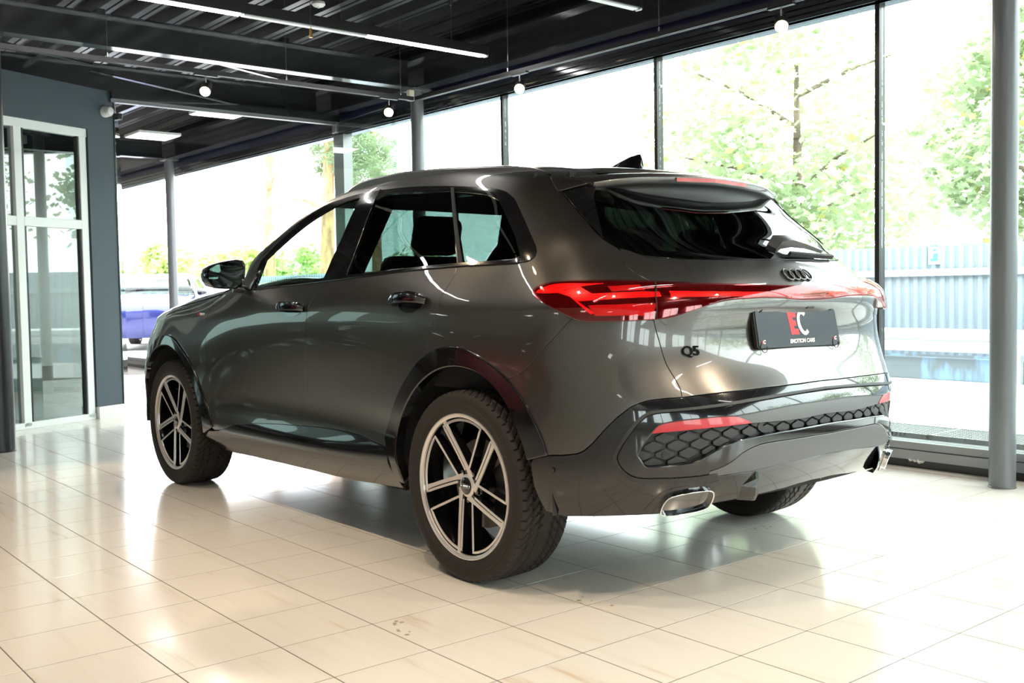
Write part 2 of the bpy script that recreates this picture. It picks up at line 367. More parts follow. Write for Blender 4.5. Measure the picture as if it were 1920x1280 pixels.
# --- oblique slate wall with white framed door
WP = Vector((6.66, -.05, 0)); wd = (Vector((6.22, .92, 0))-WP).normalized(); WA = math.atan2(wd.y, wd.x)
wl = struct(MB().box((0, -.12, .0), (.30, .06, 2.995)).build('wall_left', 'wall_slate')); wl.location = WP; wl.rotation_euler = (0, 0, WA)
MB().box((.30, -.12, 2.62), (2.1, .06, 2.995)).build('lintel', 'wall_slate', wl)
MB().box((1.62, -.12, 0), (2.1, .06, 2.62)).build('side_wall', 'wall_slate', wl)
MB().box((-.012, -.14, 0), (.30, .085, .11)).build('plinth', 'plinth_white', wl)
MB().box((-.014, -.126, .11), (0, .066, 2.93)).build('corner_angle', 'frame_black', wl)
dr = struct(MB().box((.30, -.03, 2.545), (1.62, .045, 2.62), .004).build('door_1', 'door_white')); dr.location = WP; dr.rotation_euler = (0, 0, WA)
for nm_, a, b in (('jamb', (.31, -.03, .02), (.385, .045, 2.545)), ('jamb', (.985, -.03, .02), (1.06, .045, 2.545)), ('threshold', (.30, -.03, .0), (1.62, .045, .055)), ('transom', (.385, -.03, 1.72), (.985, .045, 1.80)), ('transom', (1.06, -.03, 1.72), (1.55, .045, 1.80)), ('jamb', (1.55, -.03, .02), (1.62, .045, 2.545))):
    MB().box(a, b, .004).build(nm_, 'door_white', dr)
for a, b in (((.385, .002, .055), (.985, .010, 1.72)), ((.385, .002, 1.80), (.985, .010, 2.545)), ((1.06, .002, .055), (1.55, .010, 1.72)), ((1.06, .002, 1.80), (1.55, .010, 2.545))):
    MB().box(a, b).build('pane', 'glass_mirror_room', dr)
for a, b in (((.385, -.012, 0.055), (.40, .03, 2.545)), ((.955, -.012, .055), (.985, .03, 2.545))): MB().box(a, b).build('glazing_bead', 'frame_black', dr)
# room behind that door
bk = struct(MB().box((.30, -1.9, 0), (2.6, -1.8, 2.995)).build('wall_back_room', 'wall_dark')); bk.location = WP; bk.rotation_euler = (0, 0, WA)
def loc_pt(u, v, z): p = WP+wd*u+Vector((-wd.y, wd.x, 0))*v; return (p.x, p.y, z)
for n_, (u, v, sx, sy, sz, m, lab) in enumerate(((.50, -.75, .34, .3, .55, 'plastic_white', 'pale box on the floor behind the white framed door'), (.86, -1.1, .36, .34, .34, 'box_card', 'grey cardboard box behind the white framed door'))):
    r_ = empty('storage_box', loc_pt(u, v, 0), WA); tag(r_, lab, 'box')
    MB().box((-sx/2, -sy/2, 0), (sx/2, sy/2, sz), .006).build('carton', m, r_); MB().box((-sx/2-.006, -sy/2-.006, sz-.03), (sx/2+.006, sy/2+.006, sz+.008), .004).build('lid', m, r_)
# --- far room beyond the glass doors
struct(MB().box((14.7, -2.4, 0), (14.9, 2.5, 3.5)).build('wall_far', 'wall_pale'))
struct(MB().box((5.8, 1.98, 0), (14.9, 2.10, 3.45)).build('wall_far_side', 'wall_pale'))
we2 = struct(MB().box((13.0, 2.1, 2.75), (13.2, 8.9, 3.45)).build('wall_far_end', 'wall_pale'))
MB().box((13.0, 2.1, 0), (13.2, 8.9, .5)).build('parapet', 'wall_pale', we2)
for yy in np.arange(2.1, 8.9, 1.7): MB().box((13.0, yy, .5), (13.2, yy+.25, 2.75)).build('pier', 'wall_pale', we2); MB().box((13.09, yy+.25, .5), (13.11, min(yy+1.7, 8.9), 2.75)).build('pane', 'glass_tint', we2)
struct(MB().box((-10.4, 5.3, 2.96), (13.0, 8.9, 3.02)).build('ceiling_side', 'plinth_white'))
for x_ in (-6., -2.4, 1.2, 4.8, 8.4):  # unseen panels, added to brighten the side of the hall mirrored in the paint
    r_ = empty('ceiling_panel', (x_, 6.6, 2.93)); tag(r_, 'unseen square light panel added in the pale ceiling behind the camera', 'ceiling light', 'added light panels in the pale ceiling')
    MB().box((0, 0, 0), (.6, .6, .035), .003).build('housing', 'door_white', r_); MB().box((.02, .02, -.003), (.58, .58, .001)).build('diffuser', 'panel_light', r_)
for x, lab in ((6.82, 'square glowing ceiling panel nearest the glass doors'), (8.72, 'square glowing ceiling panel farther from the glass doors')):
    r_ = empty('ceiling_panel', (x, -1.59, 2.985)); tag(r_, lab, 'ceiling light', 'square LED panels')
    MB().box((0, 0, .0), (.48, .50, .03), .003).build('housing', 'door_white', r_); MB().box((.015, .015, -.003), (.465, .485, .001)).build('diffuser', 'panel_light', r_)
MB_ = MB(); MB_.tube([(11.9, -1.2, 2.9), (11.9, -1.2, 3.3)], .05, 10)
# --- walls behind and beside the camera (seen only in reflections)
wbk = struct(MB().box((-10.6, -2.4, 0), (-10.4, 9, 1.0)).build('wall_rear', 'wall_pale'))
MB().box((-10.6, -2.4, 2.7), (-10.4, 9, 3.5)).build('upper_wall', 'wall_dark', wbk)
for yy in (-2.4, .1, 2.6, 5.1, 7.6): MB().box((-10.6, yy, 1.0), (-10.4, yy+.9, 2.7)).build('pier', 'wall_dark', wbk)
for n_, yy in enumerate((-1.5, 1.0, 3.5, 6.0)):
    w = struct(MB().box((-10.55, yy, .98), (-10.45, yy+1.6, 1.03)).build('window_%d' % (n_+12), 'door_white'))
    MB().box((-10.55, yy+.78, 1.03), (-10.45, yy+.82, 2.7)).build('mullion', 'door_white', w)
    MB().box((-10.51, yy, 1.03), (-10.49, yy+.78, 2.7)).build('pane', 'glass_clear', w); MB().box((-10.51, yy+.82, 1.03), (-10.49, yy+1.6, 2.7)).build('pane', 'glass_clear', w)
wsd = struct(MB().box((-10.6, 8.9, 0), (15, 9.1, 3.5)).build('wall_side', 'wall_pale'))
for xx in (-4.5, -.5, 3.5): MB().box((xx, 8.86, .9), (xx+1.9, 8.90, 2.3), .01).build('wall_panel', 'wall_pale', wsd)
# ------------------------------------------------------------------ lamps
def luminaire(name, x, y0, y1, z, segs, lab):
    r_ = empty(name, (x, y0, z)); tag(r_, lab, 'ceiling light', 'suspended linear lamps')
    L = y1-y0
    MB().box((-.032, 0, .012), (.032, L, .085), .003).build('housing', 'lamp_body', r_)
    for a, b, on in segs:
        MB().box((-.026, a, 0), (.026, b, .013), .004).build('diffuser' if on else 'cover_strip', 'led' if on else 'led_off', r_)
    for yy in np.arange(.35, L, 1.0):
        MB().cyl((0, yy, .085), (0, yy, .40), .0012, n=6).build('suspension_wire', 'wire', r_)
        MB().cyl((0, yy, .36), (0, yy, .45), .012, .026, n=16).build('ceiling_cone', 'lamp_body', r_)
    return r_
luminaire('linear_lamp', 3.50, -2.02, 3.7, 3.00, [(.0, .02, 0), (.04, 1.13, 1), (1.14, 2.12, 0), (2.14, 3.27, 1), (3.28, 4.3, 0), (4.32, 5.45, 1)], 'long suspended black lamp with lit white strips above the car')
luminaire('linear_lamp', 1.79, -2.00, 3.7, 3.00, [(.0, .02, 0), (.04, 1.13, 0), (1.14, 2.12, 0), (2.14, 3.27, 1), (3.28, 4.3, 0), (4.32, 5.45, 1)], 'suspended black lamp whose pale end shows at the top edge')
luminaire('linear_lamp', -1.6, -2.00, 4.2, 3.00, [(.0, .02, 0), (.04, 1.13, 1), (1.14, 2.12, 0), (2.14, 3.27, 1), (3.28, 4.3, 0), (4.32, 5.45, 1)], 'suspended black lamp hanging out of view above the rear bumper')
luminaire('linear_lamp', -4.95, -2.00, 4.2, 3.00, [(.0, .02, 0), (.04, 1.13, 1), (1.14, 2.12, 0), (2.14, 3.27, 1), (3.28, 4.3, 0), (4.32, 5.45, 1)], 'suspended black lamp hanging behind the camera')
ZR = 2.775
def track(name, a, b, lab, wires):
    a = Vector((*a, ZR)); b = Vector((*b, ZR)); r_ = empty(name, (0, 0, 0)); tag(r_, lab, 'track rail', 'lamp tracks')
    MB().sweep([a, b], [(-.018, 0), (-.006, 0), (-.006, .012), (.006, .012), (.006, 0), (.018, 0), (.018, .034), (-.018, .034)]).build('channel', 'rail_track', r_)
    for t in wires:
        p = a.lerp(b, t); MB().cyl(p+Vector((0, 0, .034)), p+Vector((0, 0, .70)), .0013, n=6).build('suspension_wire', 'wire', r_)
        MB().cyl(p+Vector((0, 0, .03)), p+Vector((0, 0, .065)), .007, n=10).build('wire_clamp', 'bracket_steel', r_)
    return r_
TX = 4.40; TY = -1.93
track('lamp_track', (TX, TY+.02), (TX, 4.32), 'dark track rail crossing the hall above the bonnet', (.02, .195, .42, .62, .9))
track('lamp_track', (TX-.02, TY), (-6.0, TY-.10), 'dark track rail running along the window wall', (.12, .27, .55, .85))
track('lamp_track', (-3.3, -1.7), (-3.3, 1.9), 'dark track rail above the camera', (.1, .5, .9))
track('lamp_track', (-6.0, 1.95), (2.5, 1.95), 'dark track rail above the left side of the car', (.1, .5, .9))
def spot(p, tgt, lab, w=1.0, size=75):
    p = Vector((*p, ZR)); r_ = empty('track_spot', p); tag(r_, lab, 'spotlight', 'warm track spotlights')
    MB().box((-.017, -.09, -.012), (.017, .09, .004), .002).build('adapter', 'lamp_body', r_) if abs(p.x-TX) < .1 or abs(p.x+3.3) < .1 else MB().box((-.09, -.017, -.012), (.09, .017, .004), .002).build('adapter', 'lamp_body', r_)
    MB().cyl((0, 0, -.012), (0, 0, -.065), .006, n=10).build('stem', 'bracket_steel', r_)
    d = (Vector(tgt)-p); d.normalize(); c = Vector((0, 0, -.105))
    MB().cyl(c-d*.075, c+d*.045, .034, .042, n=24).build('head', 'lamp_body', r_)
    b = MB(); b.cyl(c+d*.0455, c+d*.050, .036, n=24); b.build('bulb_face', 'bulb', r_)
    ld = bpy.data.lights.new('spot_light', 'SPOT'); ld.energy = SPOT_W*w; ld.color = (1, .83, .62); ld.spot_size = math.radians(size); ld.spot_blend = .35; ld.shadow_soft_size = .035
    lo = bpy.data.objects.new('spot_light', ld); link(lo, r_); lo.location = c+d*.065
    lo.rotation_euler = d.to_track_quat('-Z', 'Y').to_euler()
spot((TX, -.02), (1.8, 1.9, .2), 'bright warm track spotlight above the glass doors')
spot((TX, -1.66), (1.8, .4, .6), 'bright warm track spotlight beside the column')
spot((2.98, TY), (.3, .9, .5), 'bright warm track spotlight against the middle window')
spot((.62, TY-.04), (-1.4, .6, .2), 'bright warm track spotlight at the top right')
for k, (p, t, lab) in enumerate((((2.2, 1.95), (1.9, 2.0, 0), 'warm track spotlight out of view above the front wheel'), ((.9, 1.95), (.9, 1.5, 0), 'warm track spotlight out of view above the driver door'), ((-.4, 1.95), (.1, 1.4, 0), 'warm track spotlight out of view above the rear door'), ((-1.7, 1.95), (-.7, 1.6, 0), 'warm track spotlight out of view above the rear wheel'),
        ((-3.3, .7), (-1.1, .2, .3), 'warm track spotlight above the camera facing the tailgate'), ((-3.3, -.7), (-1.7, -.4, 0), 'warm track spotlight above the camera by the window'), ((-4.4, 1.95), (-2.6, 2.2, 0), 'warm track spotlight behind the camera'))):
    spot(p, t, lab, .40 if p[1] == 1.95 else .8)
# small things on ceiling and wall
r_ = empty('security_camera', loc_pt(.10, .06, 2.80), WA); tag(r_, 'small white dome security camera on the slate wall', 'camera')
MB().lathe([(0, .05), (.03, .05), (.045, .04)], (0, 0, 0), 'y', 24).build('base', 'plastic_white', r_, auto=40)
MB().lathe([(.03, .042), (.06, .046), (.085, .034), (.095, 0)], (0, 0, 0), 'y', 24).build('dome', 'plastic_white', r_, auto=40)
MB().box((-.105, .05, -.07), (-.045, .12, -.01), .01).build('lens_housing', 'lamp_body', r_)
r_ = empty('motion_sensor', (4.80, -2.16, 2.86)); tag(r_, 'cream motion sensor under the beam corner', 'sensor')
MB().box((-.025, -.03, 0), (.025, .03, .10), .01).build('body', 'plastic_cream', r_); MB().box((-.028, -.02, .012), (-.024, .02, .05), .001).build('lens', 'plastic_white', r_)
r_ = empty('smoke_detector', (4.319, -0.955, 3.450)); tag(r_, 'white smoke detector on the ceiling deck', 'detector')
MB().lathe([(0, 0), (-.0, .05), (-.02, .055), (-.035, .04), (-.04, 0)], (0, 0, 0), 'z', 28).build('body', 'plastic_white', r_, auto=40); MB().lathe([(-.035, .0), (-.045, .012), (-.05, 0)], (0, 0, 0), 'z', 12).build('indicator', 'plastic_cream', r_, auto=40)
r_ = empty('pull_cord', (3.100, -0.199, 2.851)); tag(r_, 'thin hanging cord with small brass weight', 'cord')
MB().cyl((0, 0, .03), (0, 0, .6), .0016, n=6).build('cord', 'wire', r_); MB().cyl((0, 0, -.03), (0, 0, .03), .012, .009, n=12).build('weight', 'brass', r_)
# ================================================================== CAR
# ---- natural cubic spline weights
def sw(k,q):
    k=np.asarray(k,float);q=np.atleast_1d(np.asarray(q,float));n=len(k);h=np.diff(k)
    A=np.zeros((n,n));B=np.zeros((n,n));A[0,0]=A[-1,-1]=1
    for i in range(1,n-1):
        A[i,i-1]=h[i-1];A[i,i]=2*(h[i-1]+h[i]);A[i,i+1]=h[i]
        B[i,i-1]=6/h[i-1];B[i,i]=-6/h[i-1]-6/h[i];B[i,i+1]=6/h[i]
    M=np.linalg.solve(A,B);I=np.eye(n)
    j=np.clip(np.searchsorted(k,q)-1,0,n-2);hj=h[j][:,None];a=(k[j+1]-q)[:,None];b=(q-k[j])[:,None]
    return M[j]*a**3/(6*hj)+M[j+1]*b**3/(6*hj)+(I[j]/hj-M[j]*hj/6)*a+(I[j+1]/hj-M[j+1]*hj/6)*b
def interp(kx,ky,x): return sw(kx,[x])[0]@np.asarray(ky,float)
# ---- body skin: rows = levels (t), columns = stations from rear centre round the left side to the front centre
# level: t, rear(xc,d25,d50,d70,d82 at the y of YR, z) , side y at SX, side z at SX
SX=[-.50,-.28,0.,.5,1.0,1.5,1.95,2.4,2.82,3.2]
YR=[0,.30,.55,.72,.84]
LV=[# t   xc    d                         zr             ysides                                              zsides(rear,mid,front)
 (.26,-.900,(0,.012,.055,.130,.240),.320,(.870,.885,.885,.870,.865,.865,.865,.875,.885,.870),(.290,.270,.245)),
 (.36,-.955,(0,.015,.070,.160,.275),.420,(.905,.930,.945,.925,.918,.918,.922,.935,.942,.925),(.385,.370,.355)),
 (.50,-.985,(0,.018,.076,.172,.285),.540,(.918,.940,.948,.918,.898,.897,.908,.935,.947,.938),(.515,.500,.490)),
 (.62,-.987,(0,.020,.078,.175,.285),.650,(.920,.940,.949,.920,.898,.896,.908,.936,.948,.938),(.635,.620,.610)),
 (.74,-.958,(0,.020,.074,.162,.270),.740,(.918,.938,.948,.925,.908,.906,.915,.937,.945,.930),(.745,.740,.735)),
 (.86,-.885,(0,.012,.048,.122,.225),.855,(.912,.934,.946,.931,.919,.917,.921,.933,.934,.908),(.860,.855,.855)),
 (.96,-.868,(0,.010,.045,.116,.220),.965,(.903,.926,.940,.932,.923,.920,.919,.920,.912,.870),(.965,.955,.948)),
 (1.05,-.893,(0,.014,.062,.142,.245),1.058,(.888,.908,.924,.922,.915,.911,.905,.895,.872,.800),(1.06,1.045,1.02)),
 (1.12,-.858,(0,.018,.072,.152,.255),1.128,(.850,.876,.892,.900,.897,.893,.884,.858,.800,.690),(1.135,1.11,1.025)),
 (1.18,-.785,(0,.020,.080,.168,.262),1.205,(.802,.842,.858,.873,.874,.870,.858,.790,.690,.560),(1.215,1.17,1.05)),
]
UP=[# t, 18 points given as: rear (x,y)x5 with z0, side (x,y,z)x5, then front polyline
 (1.30,((-.632,0),(-.622,.25),(-.590,.45),(-.538,.60),(-.465,.685)),1.300,((-.38,.742),(-.22,.781),(0.,.800),(.4,.818),(.8,.820)),(1.315,1.322,1.320,1.305,1.290),((1.22,.818,1.28),(1.72,.812,1.27),(2.04,.797,1.28),(2.15,.60,1.285),(2.24,.32,1.29),(2.27,0,1.295))),
 (1.41,((-.500,0),(-.492,.25),(-.466,.42),(-.430,.545),(-.370,.610)),1.405,((-.31,.655),(-.18,.708),(0.,.738),(.4,.758),(.8,.762)),(1.420,1.430,1.432,1.418,1.405),((1.2,.760,1.395),(1.60,.756,1.385),(1.86,.748,1.39),(1.96,.56,1.40),(2.01,.30,1.405),(2.04,0,1.41))),
 (1.52,((-.378,0),(-.372,.25),(-.360,.40),(-.352,.515),(-.305,.578)),1.492,((-.24,.612),(-.14,.650),(0.,.672),(.4,.695),(.8,.700)),(1.505,1.522,1.535,1.538,1.530),((1.1,.70,1.525),(1.38,.697,1.515),(1.62,.685,1.512),(1.71,.52,1.525),(1.76,.28,1.535),(1.79,0,1.54))),
 (1.64,((-.315,0),(-.308,.22),(-.290,.35),(-.275,.445),(-.235,.500)),1.556,((-.18,.538),(-.08,.568),(.06,.580),(.4,.604),(.8,.610)),(1.560,1.577,1.595,1.618,1.627),((1.0,.608,1.626),(1.20,.604,1.619),(1.37,.595,1.603),(1.47,.43,1.60),(1.51,.22,1.605),(1.53,0,1.61))),
 (1.94,((-.215,0),(-.212,.11),(-.200,.18),(-.175,.225),(-.145,.250)),1.589,((-.10,.270),(-.02,.288),(.10,.298),(.4,.304),(.8,.306)),(1.596,1.606,1.619,1.639,1.646),((.95,.304,1.646),(1.10,.298,1.641),(1.22,.28,1.634),(1.30,.21,1.630),(1.36,.11,1.627),(1.38,0,1.626))),
 (2.24,((-.10,0),(-.098,.0),(-.095,.0),(-.088,.0),(-.075,.0)),1.608,((-.04,0),(.02,0),(.12,0),(.4,0),(.8,0)),(1.612,1.619,1.629,1.646,1.652),((.93,0,1.652),(1.05,0,1.649),(1.14,0,1.645),(1.20,0,1.641),(1.24,0,1.638),(1.25,0,1.637))),
]
def build():
    rows=[]
    for t,xc,d,zr,ys,zs in LV:
        r=[]
        k=({.850:.862,.802:.828}.get(ys[0],ys[0])+.02)/.94
        for i in range(5): r.append((xc+d[i],YR[i]*k,zr+ (zs[0]-zr)*(i/5.)**2))
        for x,y in zip([{1.12:-.465,1.18:-.425}.get(t,-.50)]+SX[1:],ys): r.append((x,y,interp([-.6,.8,1.9,3.3],[zs[0],zs[1],.4*zs[1]+.6*zs[2],zs[2]],x)))
        # front wrap
        fx={.26:3.52,.36:3.60,.50:3.66,.62:3.68,.74:3.69,.86:3.66,.96:3.58,1.05:3.42,1.12:2.9,1.18:2.35}[t]
        y0=ys[-1];z0=r[-1][2]
        if t<1.1: r+= [(3.2+(fx-3.2)*.62,y0*.88,z0),(3.2+(fx-3.2)*.9,y0*.6,z0+.005),(fx,0,z0+.01)]
        else:
            # bonnet levels: pull the front stations back
            pts={1.12:[(1.98,.880),(2.36,.845),(2.68,.77),(2.92,.62),(3.05,.42),(3.10,.22),(3.12,0)],1.18:[(1.90,.862),(2.13,.838),(2.25,.74),(2.35,.58),(2.42,.39),(2.46,.20),(2.47,0)]}[t]
            r=r[:11]+[(a,b,{1.12:1.110,1.18:1.150}[t]+ (.03 if b<.5 else .0)+(.02*(1-(b/.9)**2))) for a,b in pts]
        rows.append(r)
    for t,rp,zr,sp,zs,ap in UP:
        r=[(x,y,zr+(zs[0]-zr)*(i/5.)**2) for i,(x,y) in enumerate(rp)]
        r+=[(x,y,z) for (x,y),z in zip(sp,zs)]
        # three stations up to the A-pillar corner, five across the windscreen
        a=np.array([r[-1]]+list(ap));L=np.r_[0,np.cumsum(np.linalg.norm(np.diff(a,axis=0),axis=1))]
        q=np.r_[np.array([.36,.70,1.])*L[3],L[3]+np.array([.22,.42,.62,.81,1.])*(L[-1]-L[3])]
        r+=[tuple(v) for v in sw(L,q)@a]
        rows.append(r)
    D=np.array(rows)       # (levels, stations, 3)
    T=np.array([l[0] for l in LV]+[u[0] for u in UP])
    ref=D[7];S=np.r_[0,np.cumsum(np.linalg.norm(np.diff(ref[:,:2],axis=0),axis=1))]
    return T,S,D
T,S,D=build()
def relax(D,k,lam,ax):
    n=len(k);h=np.diff(k);L=np.zeros((n-2,n))
    for i in range(n-2):
        a,b=h[i],h[i+1];L[i,i]=2/(a*(a+b));L[i,i+1]=-2/(a*b);L[i,i+2]=2/(b*(a+b))
        L[i]*=((a+b)/2)**1.5
    A=np.eye(n)+lam*L.T@L
    return np.moveaxis(np.linalg.solve(A,np.moveaxis(D,ax,0).reshape(n,-1)).reshape((n,)+np.moveaxis(D,ax,0).shape[1:]),0,ax)
Sf=np.r_[-S[:0:-1],S];Df=np.concatenate([D[:,:0:-1]*np.array([1,-1,1]),D],1)
LS,LT=.0045,.0008
Df=relax(Df,Sf,LS,1);Df=relax(Df,T,LT,0)
def surf(s,t):
    s=np.atleast_1d(s);t=np.atleast_1d(t)
    return np.einsum('nk,kjc,nj->nc',sw(T,t),Df,sw(Sf,s))
def surfgrid(s,t): return np.einsum('ak,kjc,bj->abc',sw(T,t),Df,sw(Sf,s))
def normal(s,t,e=1e-3):
    a=surf(np.asarray(s)+e,t)-surf(np.asarray(s)-e,t);b=surf(s,np.asarray(t)+e)-surf(s,np.asarray(t)-e)
    n=np.cross(b,a);return n/np.linalg.norm(n,axis=1)[:,None]

